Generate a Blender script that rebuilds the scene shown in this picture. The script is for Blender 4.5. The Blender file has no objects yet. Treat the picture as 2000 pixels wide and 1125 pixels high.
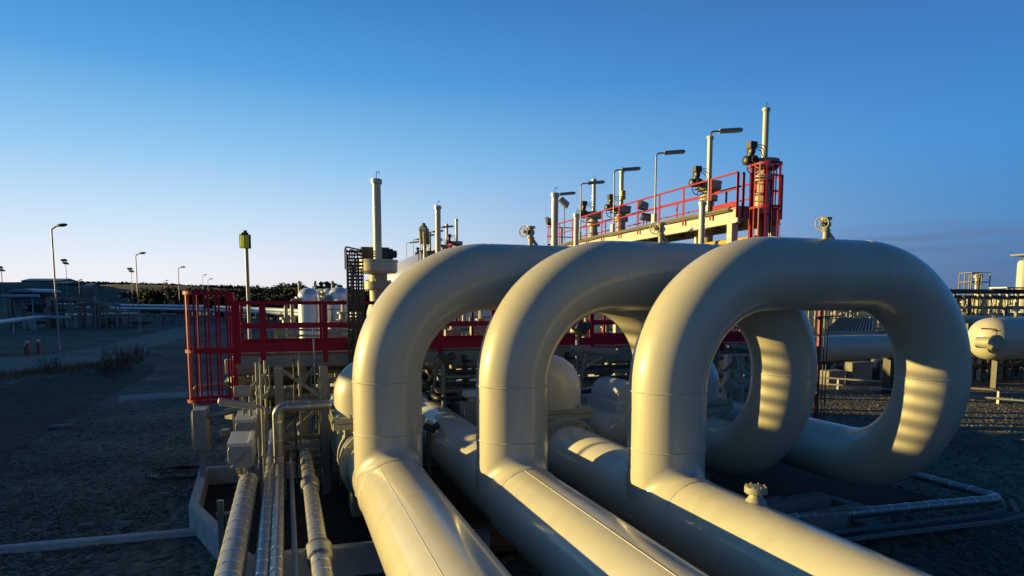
import bpy, bmesh, math, random
from mathutils import Vector, Matrix, noise
PI = math.pi
V = Vector
random.seed(7)
scene = bpy.context.scene
COL = scene.collection

# ------------------------------------------------------------------ camera
F_PX, PITCH, HOR, CAM_H = 1300.0, math.radians(5.55), 592.0, 4.0
YC = HOR + F_PX * math.tan(PITCH)
cam_d = bpy.data.cameras.new("camera")
cam_d.sensor_width = 36.0
cam_d.lens = F_PX / 2000 * 36
cam_d.shift_y = (YC - 562.5) / 2000
cam_d.clip_end = 6000
cam = bpy.data.objects.new("camera", cam_d)
cam.location = (0, 0, CAM_H)
cam.rotation_euler = (PI / 2 - PITCH, 0, 0)
COL.objects.link(cam)
scene.camera = cam
_f = V((0, math.cos(PITCH), -math.sin(PITCH)))
_u = V((0, math.sin(PITCH), math.cos(PITCH)))
EYE = V((0, 0, CAM_H))


def ray(x, y):
    return _f + V((1, 0, 0)) * ((x - 1000) / F_PX) - _u * ((y - YC) / F_PX)


def at(x, y, Y):
    r = ray(x, y)
    return EYE + r * (Y / r.y)


def gr(x, y, z=0.0):
    r = ray(x, y)
    return EYE + r * ((z - CAM_H) / r.z)


# the plant's two directions: D1 along the pipes, away from the viewer; D2 across them
_n = math.hypot(1, .3407)
D1 = V((-.3407 / _n, 1 / _n, 0))
D2 = V((1 / _n, .3407 / _n, 0))
ZZ = V((0, 0, 1))
ROT = math.atan2(D2.y, D2.x)
FRM = Matrix.Rotation(ROT, 3, 'Z')          # local x -> D2, local y -> D1


# ------------------------------------------------------------------ materials
MAT = {}


def new_mat(name):
    m = bpy.data.materials.new(name)
    m.use_nodes = True
    nt = m.node_tree
    b = nt.nodes['Principled BSDF']
    MAT[name] = m
    return m, nt, b


def mat(name, col, rough=.5, metal=0.0, var=.12, scale=3.0, bump=0.0, bscale=40.0, stretch=(1, 1, 1), spec=.5, coat=0.0, dirt=None, dscale=1.5, damt=.5):
    m, nt, b = new_mat(name)
    N = nt.nodes.new
    L = nt.links.new
    tc = N('ShaderNodeTexCoord')
    mp = N('ShaderNodeMapping')
    mp.inputs['Scale'].default_value = stretch
    L(tc.outputs['Object'], mp.inputs[0])
    n1 = N('ShaderNodeTexNoise')
    n1.inputs['Scale'].default_value = scale
    n1.inputs['Detail'].default_value = 6
    n1.inputs['Roughness'].default_value = .65
    L(mp.outputs[0], n1.inputs['Vector'])
    rp = N('ShaderNodeValToRGB')
    rp.color_ramp.elements[0].position = .3
    rp.color_ramp.elements[1].position = .7
    rp.color_ramp.elements[0].color = (*[c * (1 - var) for c in col], 1)
    rp.color_ramp.elements[1].color = (*[min(1, c * (1 + var)) for c in col], 1)
    L(n1.outputs[0], rp.inputs[0])
    out = rp.outputs[0]
    if dirt:
        n3 = N('ShaderNodeTexNoise')
        n3.inputs['Scale'].default_value = dscale
        n3.inputs['Detail'].default_value = 8
        n3.inputs['Roughness'].default_value = .7
        L(mp.outputs[0], n3.inputs['Vector'])
        r3 = N('ShaderNodeValToRGB')
        r3.color_ramp.elements[0].position = .52
        r3.color_ramp.elements[1].position = .72
        r3.color_ramp.elements[1].color = (damt, damt, damt, 1)
        L(n3.outputs[0], r3.inputs[0])
        mx = N('ShaderNodeMix')
        mx.data_type = 'RGBA'
        L(r3.outputs[0], mx.inputs[0])
        L(out, mx.inputs[6])
        mx.inputs[7].default_value = (*dirt, 1)
        out = mx.outputs[2]
    L(out, b.inputs['Base Color'])
    b.inputs['Roughness'].default_value = rough
    b.inputs['Metallic'].default_value = metal
    b.inputs['Specular IOR Level'].default_value = spec
    b.inputs['Coat Weight'].default_value = coat
    b.inputs['Coat Roughness'].default_value = .12
    if bump:
        n2 = N('ShaderNodeTexNoise')
        n2.inputs['Scale'].default_value = bscale
        n2.inputs['Detail'].default_value = 5
        L(mp.outputs[0], n2.inputs['Vector'])
        bp = N('ShaderNodeBump')
        bp.inputs['Strength'].default_value = bump
        bp.inputs['Distance'].default_value = .02
        L(n2.outputs[0], bp.inputs['Height'])
        L(bp.outputs[0], b.inputs['Normal'])
    return m


def gravel_mat(name, col, vscale, bump, light=1.9):
    m, nt, b = new_mat(name)
    N = nt.nodes.new
    L = nt.links.new
    tc = N('ShaderNodeTexCoord')
    vo = N('ShaderNodeTexVoronoi')
    vo.inputs['Scale'].default_value = vscale
    vo.inputs['Randomness'].default_value = 1
    L(tc.outputs['Object'], vo.inputs['Vector'])
    rp = N('ShaderNodeValToRGB')
    rp.color_ramp.elements[0].color = (*[c * .45 for c in col], 1)
    rp.color_ramp.elements[1].color = (*[c * light for c in col], 1)
    rp.color_ramp.elements[0].position = .15
    rp.color_ramp.elements[1].position = .95
    L(vo.outputs['Color'], rp.inputs[0])
    no = N('ShaderNodeTexNoise')
    no.inputs['Scale'].default_value = .35
    no.inputs['Detail'].default_value = 7
    L(tc.outputs['Object'], no.inputs['Vector'])
    r2 = N('ShaderNodeValToRGB')
    r2.color_ramp.elements[0].position = .35
    r2.color_ramp.elements[1].position = .68
    r2.color_ramp.elements[0].color = (.5, .5, .5, 1)
    r2.color_ramp.elements[1].color = (1.25, 1.2, 1.1, 1)
    L(no.outputs[0], r2.inputs[0])
    mx = N('ShaderNodeMix')
    mx.data_type = 'RGBA'
    mx.blend_type = 'MULTIPLY'
    mx.inputs[0].default_value = 1
    L(rp.outputs[0], mx.inputs[6])
    L(r2.outputs[0], mx.inputs[7])
    L(mx.outputs[2], b.inputs['Base Color'])
    b.inputs['Roughness'].default_value = .85
    b.inputs['Specular IOR Level'].default_value = .3
    bp = N('ShaderNodeBump')
    bp.inputs['Strength'].default_value = bump
    bp.inputs['Distance'].default_value = .05
    bp.invert = True
    L(vo.outputs['Distance'], bp.inputs['Height'])
    L(bp.outputs[0], b.inputs['Normal'])
    return m


mat('cream', (.51, .495, .41), .42, var=.05, scale=1.2, bump=.02, bscale=2.2, stretch=(1, 1, .25), spec=.5, coat=.5, dirt=(.30, .30, .22), dscale=2.2, damt=.25)
mat('cream_old', (.33, .335, .27), .5, var=.1, scale=3, dirt=(.25, .2, .13), damt=.4)
mat('weld', (.52, .52, .46), .4, var=.25, scale=30, bump=.6, bscale=60)
mat('white_paint', (.50, .52, .53), .32, var=.05, dirt=(.5, .5, .48), damt=.2)
mat('grey_paint', (.20, .205, .185), .5, var=.1, dirt=(.2, .2, .19), damt=.35)
mat('red', (.30, .006, .030), .5, var=.12, scale=6, spec=.22, dirt=(.18, .008, .018), damt=.35)
mat('red_dark', (.24, .03, .03), .5, var=.15)
mat('dark', (.035, .037, .038), .45, var=.2)
mat('black', (.012, .012, .013), .5, var=.2)
mat('galv', (.26, .275, .285), .45, metal=.35, var=.12, scale=12)
mat('alu', (.60, .62, .64), .30, metal=.9, var=.10, scale=5, bump=.05, bscale=14)
mat('alu_dull', (.30, .305, .30), .42, metal=.7, var=.12, scale=5, bump=.05, bscale=14, dirt=(.22, .21, .19), damt=.2)
mat('concrete', (.47, .47, .45), .85, var=.14, scale=4, bump=.35, bscale=30, dirt=(.22, .22, .21), dscale=2.5, damt=.7)
mat('concrete_dark', (.22, .22, .21), .88, var=.2, scale=3, bump=.4, bscale=25, dirt=(.09, .09, .085), damt=.7)
mat('asphalt', (.15, .145, .125), .9, var=.18, scale=1.2, bump=.25, bscale=50, dirt=(.10, .098, .088), dscale=.5, damt=.6)
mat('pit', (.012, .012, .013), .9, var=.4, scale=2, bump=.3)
mat('brass', (.42, .33, .14), .4, metal=.3, var=.15)
mat('yellow', (.55, .33, .03), .5, var=.1)
mat('yellow_lamp', (.74, .80, .25), .25, var=.05)
_t = MAT['yellow_lamp'].node_tree
_tr = _t.nodes.new('ShaderNodeBsdfTranslucent')
_tr.inputs[0].default_value = (.80, .95, .30, 1)
_mx = _t.nodes.new('ShaderNodeMixShader')
_mx.inputs[0].default_value = .55
_t.links.new(_t.nodes['Principled BSDF'].outputs[0], _mx.inputs[1])
_t.links.new(_tr.outputs[0], _mx.inputs[2])
_t.links.new(_mx.outputs[0], _t.nodes['Material Output'].inputs[0])
mat('glass', (.30, .36, .34), .12, var=.05)
mat('grating', (.16, .15, .13), .7, var=.3, scale=20, bump=.5, bscale=60)
mat('roof', (.10, .13, .12), .5, var=.15)
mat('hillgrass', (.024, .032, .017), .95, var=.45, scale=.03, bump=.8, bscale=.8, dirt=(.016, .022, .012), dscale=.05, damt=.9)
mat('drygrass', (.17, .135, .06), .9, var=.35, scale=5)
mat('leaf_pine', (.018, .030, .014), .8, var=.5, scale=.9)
mat('leaf_brown', (.11, .075, .045), .85, var=.4, scale=.9)
mat('bark', (.07, .055, .04), .9, var=.3)
mat('twig', (.085, .06, .04), .85, var=.3)
mat('water', (.05, .09, .12), .12, var=.1, scale=.2, bump=.2, bscale=2)
mat('stone', (.13, .13, .13), .9, var=.35, scale=6, bump=.5, bscale=20)
mat('green_light', (.08, .5, .3), .4, var=.05)
mat('blue_white', (.40, .47, .56), .4, var=.08)
gravel_mat('gravel', (.090, .086, .067), 8.0, 1.0, 2.2)
gravel_mat('stones', (.155, .158, .135), 9.0, .3, 2.0)
gravel_mat('soil', (.021, .0195, .0155), 6.0, 1.0, 2.6)
mat('tank_white', (.70, .73, .79), .28, metal=.35, var=.04)


# ------------------------------------------------------------------ mesh helpers
class MB:
    def __init__(s):
        s.b = bmesh.new()

    def box(s, c, size, rot=None, taper=1.0):
        """box centred at c; rot a 3x3 matrix"""
        sx, sy, sz = [v / 2 for v in size]
        c = V(c)
        R = rot or Matrix.Identity(3)
        vs = []
        for z in (-1, 1):
            k = taper if z > 0 else 1
            for x, y in ((-1, -1), (1, -1), (1, 1), (-1, 1)):
                vs.append(s.b.verts.new(c + R @ V((x * sx * k, y * sy * k, z * sz))))
        for f in ((3, 2, 1, 0), (4, 5, 6, 7), (0, 1, 5, 4), (1, 2, 6, 5), (2, 3, 7, 6), (3, 0, 4, 7)):
            s.b.faces.new([vs[i] for i in f])
        return s

    def bar(s, p0, p1, w, h=None, up=None):
        """rectangular bar from p0 to p1, w across, h along 'up'"""
        p0, p1 = V(p0), V(p1)
        d = (p1 - p0)
        L = d.length
        d.normalize()
        up = V(up) if up else (V((0, 0, 1)) if abs(d.z) < .95 else D1)
        x = d.cross(up).normalized()
        z = x.cross(d).normalized()
        R = Matrix((x, d, z)).transposed()
        return s.box((p0 + p1) / 2, (w, L, h or w), R)

    def tube(s, pts, r, seg=16, cap=True, rs=None):
        pts = [V(p) for p in pts]
        n = len(pts)
        t0 = (pts[1] - pts[0]).normalized()
        ref = V((0, 0, 1)) if abs(t0.z) < .9 else V((1, 0, 0))
        x = t0.cross(ref).normalized()
        rings = []
        prev = t0
        for i in range(n):
            if i == 0:
                t = t0
            elif i == n - 1:
                t = (pts[i] - pts[i - 1]).normalized()
            else:
                t = ((pts[i] - pts[i - 1]).normalized() + (pts[i + 1] - pts[i]).normalized()).normalized()
            ax = prev.cross(t)
            if ax.length > 1e-7:
                x = Matrix.Rotation(prev.angle(t), 3, ax.normalized()) @ x
            x = (x - t * x.dot(t)).normalized()
            y = t.cross(x)
            prev = t
            rr = rs[i] if rs else r
            rings.append([s.b.verts.new(pts[i] + (x * math.cos(2 * PI * k / seg) + y * math.sin(2 * PI * k / seg)) * rr) for k in range(seg)])
        for a, c in zip(rings, rings[1:]):
            for k in range(seg):
                s.b.faces.new((a[k], a[(k + 1) % seg], c[(k + 1) % seg], c[k]))
        if cap:
            s.b.faces.new(list(reversed(rings[0])))
            s.b.faces.new(rings[-1])
        return s

    def cyl(s, p0, p1, r, r2=None, seg=16):
        return s.tube([p0, p1], r, seg, True, [r, r if r2 is None else r2])

    def lathe(s, o, axis, prof, seg=24):
        """profile [(radius, distance along axis)]"""
        o, axis = V(o), V(axis).normalized()
        ref = V((0, 0, 1)) if abs(axis.z) < .9 else V((1, 0, 0))
        x = axis.cross(ref).normalized()
        y = axis.cross(x)
        rings = []
        for r, h in prof:
            if r < 1e-6:
                rings.append([s.b.verts.new(o + axis * h)])
            else:
                rings.append([s.b.verts.new(o + axis * h + (x * math.cos(2 * PI * k / seg) + y * math.sin(2 * PI * k / seg)) * r) for k in range(seg)])
        for a, c in zip(rings, rings[1:]):
            for k in range(seg):
                k2 = (k + 1) % seg
                if len(a) == 1 and len(c) == 1:
                    continue
                if len(a) == 1:
                    s.b.faces.new((a[0], c[k2], c[k]))
                elif len(c) == 1:
                    s.b.faces.new((a[k], a[k2], c[0]))
                else:
                    s.b.faces.new((a[k], a[k2], c[k2], c[k]))
        for rg, rev in ((rings[0], True), (rings[-1], False)):
            if len(rg) > 1:
                s.b.faces.new(list(reversed(rg)) if rev else rg)
        return s

    def ring(s, c, axis, R, r, seg=32, rseg=8, a0=0.0, a1=2 * PI, x=None):
        c, axis = V(c), V(axis).normalized()
        if x is None:
            ref = V((0, 0, 1)) if abs(axis.z) < .9 else V((1, 0, 0))
            x = axis.cross(ref).normalized()
        y = axis.cross(x)
        full = abs(a1 - a0 - 2 * PI) < 1e-6
        n = seg if full else seg + 1
        rings = []
        for i in range(n):
            a = a0 + (a1 - a0) * i / seg
            d = x * math.cos(a) + y * math.sin(a)
            rings.append([s.b.verts.new(c + d * (R + r * math.cos(2 * PI * k / rseg)) + axis * (r * math.sin(2 * PI * k / rseg))) for k in range(rseg)])
        m = n if full else n - 1
        for i in range(m):
            a, b2 = rings[i], rings[(i + 1) % n]
            for k in range(rseg):
                s.b.faces.new((a[k], b2[k], b2[(k + 1) % rseg], a[(k + 1) % rseg]))
        return s

    def quad(s, *p):
        s.b.faces.new([s.b.verts.new(V(q)) for q in p])
        return s

    def prism(s, poly, d):
        """extrude polygon (3D points) along vector d"""
        d = V(d)
        a = [s.b.verts.new(V(p)) for p in poly]
        c = [s.b.verts.new(V(p) + d) for p in poly]
        n = len(a)
        s.b.faces.new(list(reversed(a)))
        s.b.faces.new(c)
        for i in range(n):
            s.b.faces.new((a[i], a[(i + 1) % n], c[(i + 1) % n], c[i]))
        return s

    def build(s, name, m, parent=None, smooth=40, bevel=0.0):
        org = V((0, 0, 0))
        p = parent
        while p is not None:
            org += p.location
            p = p.parent
        me = bpy.data.meshes.new(name)
        bmesh.ops.translate(s.b, verts=s.b.verts, vec=-org)
        bmesh.ops.recalc_face_normals(s.b, faces=s.b.faces)
        if smooth:
            for f in s.b.faces:
                f.smooth = True
            lim = math.radians(smooth)
            for e in s.b.edges:
                if len(e.link_faces) == 2 and e.calc_face_angle(0) > lim:
                    e.smooth = False
        s.b.to_mesh(me)
        s.b.free()
        me.materials.append(MAT[m] if isinstance(m, str) else m)
        o = bpy.data.objects.new(name, me)
        COL.objects.link(o)
        o.parent = parent
        if bevel:
            bv = o.modifiers.new('edge', 'BEVEL')
            bv.width = bevel
            bv.segments = 2
            bv.limit_method = 'ANGLE'
        return o


def tag(o, label, cat, group=None, kind=None):
    o['label'] = label
    o['category'] = cat
    if group:
        o['group'] = group
    if kind:
        o['kind'] = kind
    return o


def thing(name, label, cat, loc=(0, 0, 0), group=None):
    o = bpy.data.objects.new(name, None)
    COL.objects.link(o)
    o.location = V(loc)
    return tag(o, label, cat, group)


def structure(o):
    o['kind'] = 'structure'
    return o


def dup(o, loc=None, rz=None, label=None, parent=None, scale=None):
    c = o.copy()
    COL.objects.link(c)
    c.parent = parent
    if loc is not None:
        c.location = V(loc)
    if rz is not None:
        c.rotation_euler = (0, 0, rz)
    if scale is not None:
        c.scale = (scale,) * 3 if isinstance(scale, (int, float)) else scale
    if label:
        c['label'] = label
    for ch in list(o.children):
        dup(ch, parent=c)
    return c


def bend(pts, R, n=16):
    """polyline with its corners rounded to radius R"""
    pts = [V(p) for p in pts]
    out = [pts[0]]
    for i in range(1, len(pts) - 1):
        a, b, c = pts[i - 1], pts[i], pts[i + 1]
        u, v = (a - b).normalized(), (c - b).normalized()
        ang = u.angle(v)
        if ang > PI - 1e-3:
            out.append(b)
            continue
        rr = R[i - 1] if isinstance(R, (list, tuple)) else R
        d = rr / math.tan(ang / 2)
        cen = b + (u + v).normalized() * (rr / math.sin(ang / 2))
        p0, p1 = b + u * d, b + v * d
        ax = (p0 - cen).cross(p1 - cen).normalized()
        tot = (p0 - cen).angle(p1 - cen)
        for k in range(n + 1):
            out.append(cen + Matrix.Rotation(tot * k / n, 3, ax) @ (p0 - cen))
    out.append(pts[-1])
    return out


# ------------------------------------------------------------------ light
SUN_AZ, SUN_EL = math.radians(-82), math.radians(8.2)
sun_dir = V((math.sin(SUN_AZ) * math.cos(SUN_EL), math.cos(SUN_AZ) * math.cos(SUN_EL), math.sin(SUN_EL)))
sd = bpy.data.lights.new("sun", 'SUN')
sd.energy = 5.0
sd.angle = math.radians(.5)
sd.color = (1.0, .715, .22)
so = bpy.data.objects.new("sun", sd)
so.rotation_euler = sun_dir.to_track_quat('Z', 'Y').to_euler()
COL.objects.link(so)

w = bpy.data.worlds.new("World")
scene.world = w
w.use_nodes = True
nt = w.node_tree
bg = nt.nodes['Background']
sky = nt.nodes.new('ShaderNodeTexSky')
sky.sky_type = 'NISHITA'
sky.sun_disc = False
sky.sun_elevation = SUN_EL
sky.sun_rotation = SUN_AZ % (2 * PI)
sky.altitude = 0
sky.air_density = 1.0
sky.dust_density = .6
sky.ozone_density = 2.5
def srgb(r, g, b):
    return tuple(((c / 255 + .055) / 1.055) ** 2.4 if c > 10 else c / 255 / 12.92 for c in (r, g, b)) + (1,)


def nod(t, **kw):
    n = nt.nodes.new(t)
    for k, v in kw.items():
        setattr(n, k, v)
    return n


def lk(a, b):
    nt.links.new(a, b)


# clear evening sky: pale towards the low sun on the left, deep blue away from it
tc = nod('ShaderNodeTexCoord')
sep = nod('ShaderNodeSeparateXYZ')
lk(tc.outputs['Generated'], sep.inputs[0])


def ramp(stops):
    r = nod('ShaderNodeValToRGB')
    r.color_ramp.interpolation = 'B_SPLINE' if False else 'LINEAR'
    e = r.color_ramp.elements
    while len(e) < len(stops):
        e.new(.5)
    for el, (p, c) in zip(e, stops):
        el.position = p
        el.color = srgb(*c)
    lk(sep.outputs[2], r.inputs[0])
    return r


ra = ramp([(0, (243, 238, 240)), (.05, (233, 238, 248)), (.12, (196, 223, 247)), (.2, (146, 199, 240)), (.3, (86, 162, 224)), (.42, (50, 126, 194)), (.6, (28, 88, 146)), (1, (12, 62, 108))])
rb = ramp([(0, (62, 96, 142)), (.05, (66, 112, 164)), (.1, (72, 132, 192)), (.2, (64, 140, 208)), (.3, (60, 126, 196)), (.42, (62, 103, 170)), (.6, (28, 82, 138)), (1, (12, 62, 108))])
hx = nod('ShaderNodeVectorMath', operation='MULTIPLY')
lk(tc.outputs['Generated'], hx.inputs[0])
hx.inputs[1].default_value = (1, 1, 0)
hn = nod('ShaderNodeVectorMath', operation='NORMALIZE')
lk(hx.outputs[0], hn.inputs[0])
dt = nod('ShaderNodeVectorMath', operation='DOT_PRODUCT')
lk(hn.outputs[0], dt.inputs[0])
dt.inputs[1].default_value = (math.sin(SUN_AZ), math.cos(SUN_AZ), 0)
mr = nod('ShaderNodeMapRange', interpolation_type='SMOOTHSTEP')
mr.inputs[1].default_value = -.62
mr.inputs[2].default_value = .62
lk(dt.outputs['Value'], mr.inputs[0])
mx = nod('ShaderNodeMix', data_type='RGBA')
lk(mr.outputs[0], mx.inputs[0])
lk(rb.outputs[0], mx.inputs[6])
lk(ra.outputs[0], mx.inputs[7])
# thin streaks of cloud low on the right
mpc = nod('ShaderNodeMapping')
mpc.inputs['Scale'].default_value = (2.2, 2.2, 34)
lk(tc.outputs['Generated'], mpc.inputs[0])
nc = nod('ShaderNodeTexNoise')
nc.inputs['Scale'].default_value = 2.4
nc.inputs['Detail'].default_value = 6
lk(mpc.outputs[0], nc.inputs['Vector'])
rc = nod('ShaderNodeMapRange', interpolation_type='SMOOTHSTEP')
rc.inputs[1].default_value = .40
rc.inputs[2].default_value = .66
lk(nc.outputs[0], rc.inputs[0])
rz = nod('ShaderNodeValToRGB')
e = rz.color_ramp.elements
e[0].position, e[0].color = .02, (.75, .75, .75, 1)
e[1].position, e[1].color = .105, (0, 0, 0, 1)
e.new(.085).color = (.8, .8, .8, 1)
lk(sep.outputs[2], rz.inputs[0])
m1 = nod('ShaderNodeMath', operation='MULTIPLY')
lk(rc.outputs[0], m1.inputs[0])
lk(rz.outputs[0], m1.inputs[1])
inv = nod('ShaderNodeMapRange', interpolation_type='SMOOTHSTEP')
inv.inputs[1].default_value = -.05
inv.inputs[2].default_value = -.42
lk(dt.outputs['Value'], inv.inputs[0])
m2 = nod('ShaderNodeMath', operation='MULTIPLY')
lk(m1.outputs[0], m2.inputs[0])
lk(inv.outputs[0], m2.inputs[1])
mc = nod('ShaderNodeMix', data_type='RGBA')
lk(m2.outputs[0], mc.inputs[0])
lk(mx.outputs[2], mc.inputs[6])
mc.inputs[7].default_value = srgb(92, 123, 166)
# a share of the physical sky for the same sun
sc_ = nod('ShaderNodeMix', data_type='RGBA', blend_type='ADD')
sc_.inputs[0].default_value = .004
lk(mc.outputs[2], sc_.inputs[6])
lk(sky.outputs[0], sc_.inputs[7])
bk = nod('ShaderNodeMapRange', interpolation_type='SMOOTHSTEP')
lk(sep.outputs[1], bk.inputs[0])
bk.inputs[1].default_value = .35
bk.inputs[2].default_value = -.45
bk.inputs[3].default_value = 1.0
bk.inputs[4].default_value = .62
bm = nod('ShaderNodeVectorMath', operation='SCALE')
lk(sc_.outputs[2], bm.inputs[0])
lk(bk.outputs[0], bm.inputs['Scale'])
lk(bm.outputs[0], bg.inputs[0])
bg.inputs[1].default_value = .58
scene.view_settings.view_transform = 'Standard'
scene.view_settings.look = 'None'
scene.view_settings.exposure = 0.78
scene.view_settings.gamma = 1.0
# ------------------------------------------------------------------ ground
def smooth01(t):
    t = max(0.0, min(1.0, t))
    return t * t * (3 - 2 * t)


BANK_A, BANK_B = V((-12.2, 12.0)), V((-21.0, 37.0))
_bd = (BANK_B - BANK_A).normalized()
_bn = V((-_bd.y, _bd.x))                    # points left, up the bank


def ground_z(x, y):
    q = V((x, y)) - BANK_A
    s = q.dot(_bn)
    s2 = min(s, 60)
    k = smooth01(s2 / 5.2)
    k = max(k, smooth01((y - 38) / 22))
    rough = noise.noise(V((x * .6, y * .6, 0))) * .05 + noise.noise(V((x * 2.1, y * 2.1, 3))) * .025
    bankiness = 4 * k * (1 - k)
    return .6 * k + rough * (.35 + bankiness * 1.6)


def axis_vals(lo, hi, near_lo, near_hi, fine):
    v, x = [], near_lo
    while x <= near_hi:
        v.append(x)
        x += fine
    st, x = fine, near_hi
    while x < hi:
        st *= 1.22
        x += st
        v.append(x)
    st, x = fine, near_lo
    while x > lo:
        st *= 1.22
        x -= st
        v.insert(0, x)
    return v


m = MB()
xs = axis_vals(-2500, 2500, -26, 16, .4)
ys = axis_vals(-300, 3000, -2, 46, .4)
rows = [[m.b.verts.new((x, y, ground_z(x, y))) for x in xs] for y in ys]
for a, c in zip(rows, rows[1:]):
    for i in range(len(xs) - 1):
        m.b.faces.new((a[i], a[i + 1], c[i + 1], c[i]))
g = structure(m.build('ground', 'gravel', None, 180))
g['label'] = 'dark gravel ground of the gas plant'

# loose stones on the gravel
m = MB()
for i in range(17000):
    if i < 12500:
        px, py = random.uniform(-60, 460), 640 + 520 * random.random() ** .7
    else:
        px, py = random.uniform(1500, 2060), 760 + 370 * random.random()
    p = gr(px, py)
    p.z = ground_z(p.x, p.y)
    if p.y > 45 or (-6.6 < p.x < 7 and p.y < 15):
        continue
    r = random.uniform(.015, .052) * (1 if random.random() < .98 else 2.2)
    fl = random.uniform(.3, .6)
    an = random.random() * 6.28
    q = [V((math.cos(an + k * PI / 2.5) * r * random.uniform(.7, 1.3), math.sin(an + k * PI / 2.5) * r * random.uniform(.7, 1.3), 0)) for k in range(5)]
    lo = [m.b.verts.new(p + v - ZZ * .01) for v in q]
    top = [m.b.verts.new(p + v * .6 + ZZ * r * fl * random.uniform(.7, 1.3)) for v in q]
    m.b.faces.new(top)
    for k in range(5):
        m.b.faces.new((lo[k], lo[(k + 1) % 5], top[(k + 1) % 5], top[k]))
o = m.build('loose_stones', 'stones', None, 0)
tag(o, 'loose grey stones scattered over the dark gravel', 'stones', kind='stuff')


def sheet(name, near, far, m_, dz=.03, n=40, label=None):
    """ground-following ribbon between two pixel polylines"""
    def samp(pl, t):
        L = [0]
        for a, b in zip(pl, pl[1:]):
            L.append(L[-1] + (b - a).length)
        d = t * L[-1]
        for i in range(len(pl) - 1):
            if d <= L[i + 1] or i == len(pl) - 2:
                return pl[i].lerp(pl[i + 1], (d - L[i]) / (L[i + 1] - L[i]))
    A = [gr(x, y, .6) for x, y in near]
    B = [gr(x, y, .6) for x, y in far]
    mb = MB()
    rows = []
    for i in range(n + 1):
        a, b = samp(A, i / n), samp(B, i / n)
        row = []
        for k in range(9):
            q = a.lerp(b, k / 8)
            row.append(mb.b.verts.new((q.x, q.y, ground_z(q.x, q.y) + dz + (.012 if 0 < k < 8 else -.06))))
        rows.append(row)
    for a, c in zip(rows, rows[1:]):
        for k in range(8):
            mb.b.faces.new((a[k], a[k + 1], c[k + 1], c[k]))
    o = structure(mb.build(name, m_, None, 180))
    if label:
        o['label'] = label
    return o


sheet('road', [(-120, 752), (0, 733), (130, 711), (250, 689), (345, 664), (420, 644), (520, 632), (700, 622)],
      [(-120, 708), (0, 699), (100, 692), (200, 676), (280, 655), (345, 640), (440, 628), (700, 614)], 'asphalt', .05, 60,
      'grey asphalt road curving across the plant')
sheet('path', [(225, 757), (300, 752), (440, 748)], [(235, 746), (300, 742), (440, 738)], 'concrete_dark', .03, 14, 'pale strip of paving in the gravel')
sheet('bank', [(-140, 970), (0, 872), (120, 796), (200, 757), (262, 726), (300, 708)], [(-140, 764), (0, 745), (110, 724), (190, 709), (240, 700), (296, 694)], 'soil', .035, 50,
      'dark earth bank sloping down from the road to the gravel')


# hills: the ridge behind the plant and the nearer rise on the left that shades the yard
def hill_strip(name, pts, wid, foot, amp, mname, sc, seed, front=1.0):
    mb = MB()
    P = []
    for (a, b) in zip(pts, pts[1:]):
        n = max(2, int((b - a).length / sc))
        for i in range(n):
            P.append(a.lerp(b, i / n))
    P.append(pts[-1])
    K = 17
    rows = []
    for i, p in enumerate(P):
        t = (P[min(i + 1, len(P) - 1)] - P[max(i - 1, 0)])
        t.z = 0
        t.normalize()
        nn = V((-t.y, t.x, 0))
        row = []
        for k in range(K):
            u = (k / (K - 1)) * 2 - 1
            h = (math.cos(u * PI) + 1) / 2
            h = h ** (.8)
            q = V((p.x, p.y, 0)) + nn * u * wid
            nz = noise.fractal(V((q.x / 30, q.y / 30, seed)), .8, 2.0, 4) * amp
            z = foot + (p.z - foot) * h + nz * (h * (1 - h) * 4 + (.35 if k == K // 2 else .35 * h))
            row.append(mb.b.verts.new((q.x, q.y, z)))
        rows.append(row)
    for a, c in zip(rows, rows[1:]):
        for k in range(K - 1):
            mb.b.faces.new((a[k], a[k + 1], c[k + 1], c[k]))
    return structure(mb.build(name, mname, None, 180))


pts = [V((-119, -130, 17)), V((-119, -40, 17.4)), V((-119.5, 10, 17.45)), V((-121, 45, 17.45)), V((-140, 105, 18.2)), V((-200, 200, 17)), V((-285, 325, 15.5))]
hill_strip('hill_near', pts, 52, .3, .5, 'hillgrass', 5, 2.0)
pts = [V((-640, 360, 78)), V((-520, 350, 62)), V((-430, 344, 44)), V((-350, 342, 27)), V((-300, 342, 18)), at(0, 551, 345), at(60, 552, 350), at(150, 558, 370), at(190, 556, 380), at(300, 556, 390), at(400, 560, 400), at(500, 567, 410),  # left crest raised out of view to keep the far hill in shade
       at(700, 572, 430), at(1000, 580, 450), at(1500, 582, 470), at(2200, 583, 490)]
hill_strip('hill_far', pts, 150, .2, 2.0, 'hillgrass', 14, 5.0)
m = MB()
m.quad((-260, 185, .66), (-60, 185, .66), (-60, 235, .66), (-260, 235, .66))
structure(m.build('water', 'water', None, 0))

# ------------------------------------------------------------------ the three big pipelines
DIA = 1.07
RAD = DIA / 2
LEGS = [V((-1.93, 10.23, 0)), V((.0, 9.73, 0)), V((2.14, 9.1, 0))]
RB, SPAN, ZLOW, ZTOP = 1.605, 4.9, 1.19, 4.415
VT = [2.3, 11.0, 4.4]                        # where each pipeline's block valve sits
LAB = ['big cream looped gas pipeline on the left, hindmost of the three loops',
       'middle one of the three big cream looped gas pipelines, with a raised seam',
       'big cream looped gas pipeline in front, with a bolted flange on its main pipe']


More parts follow.
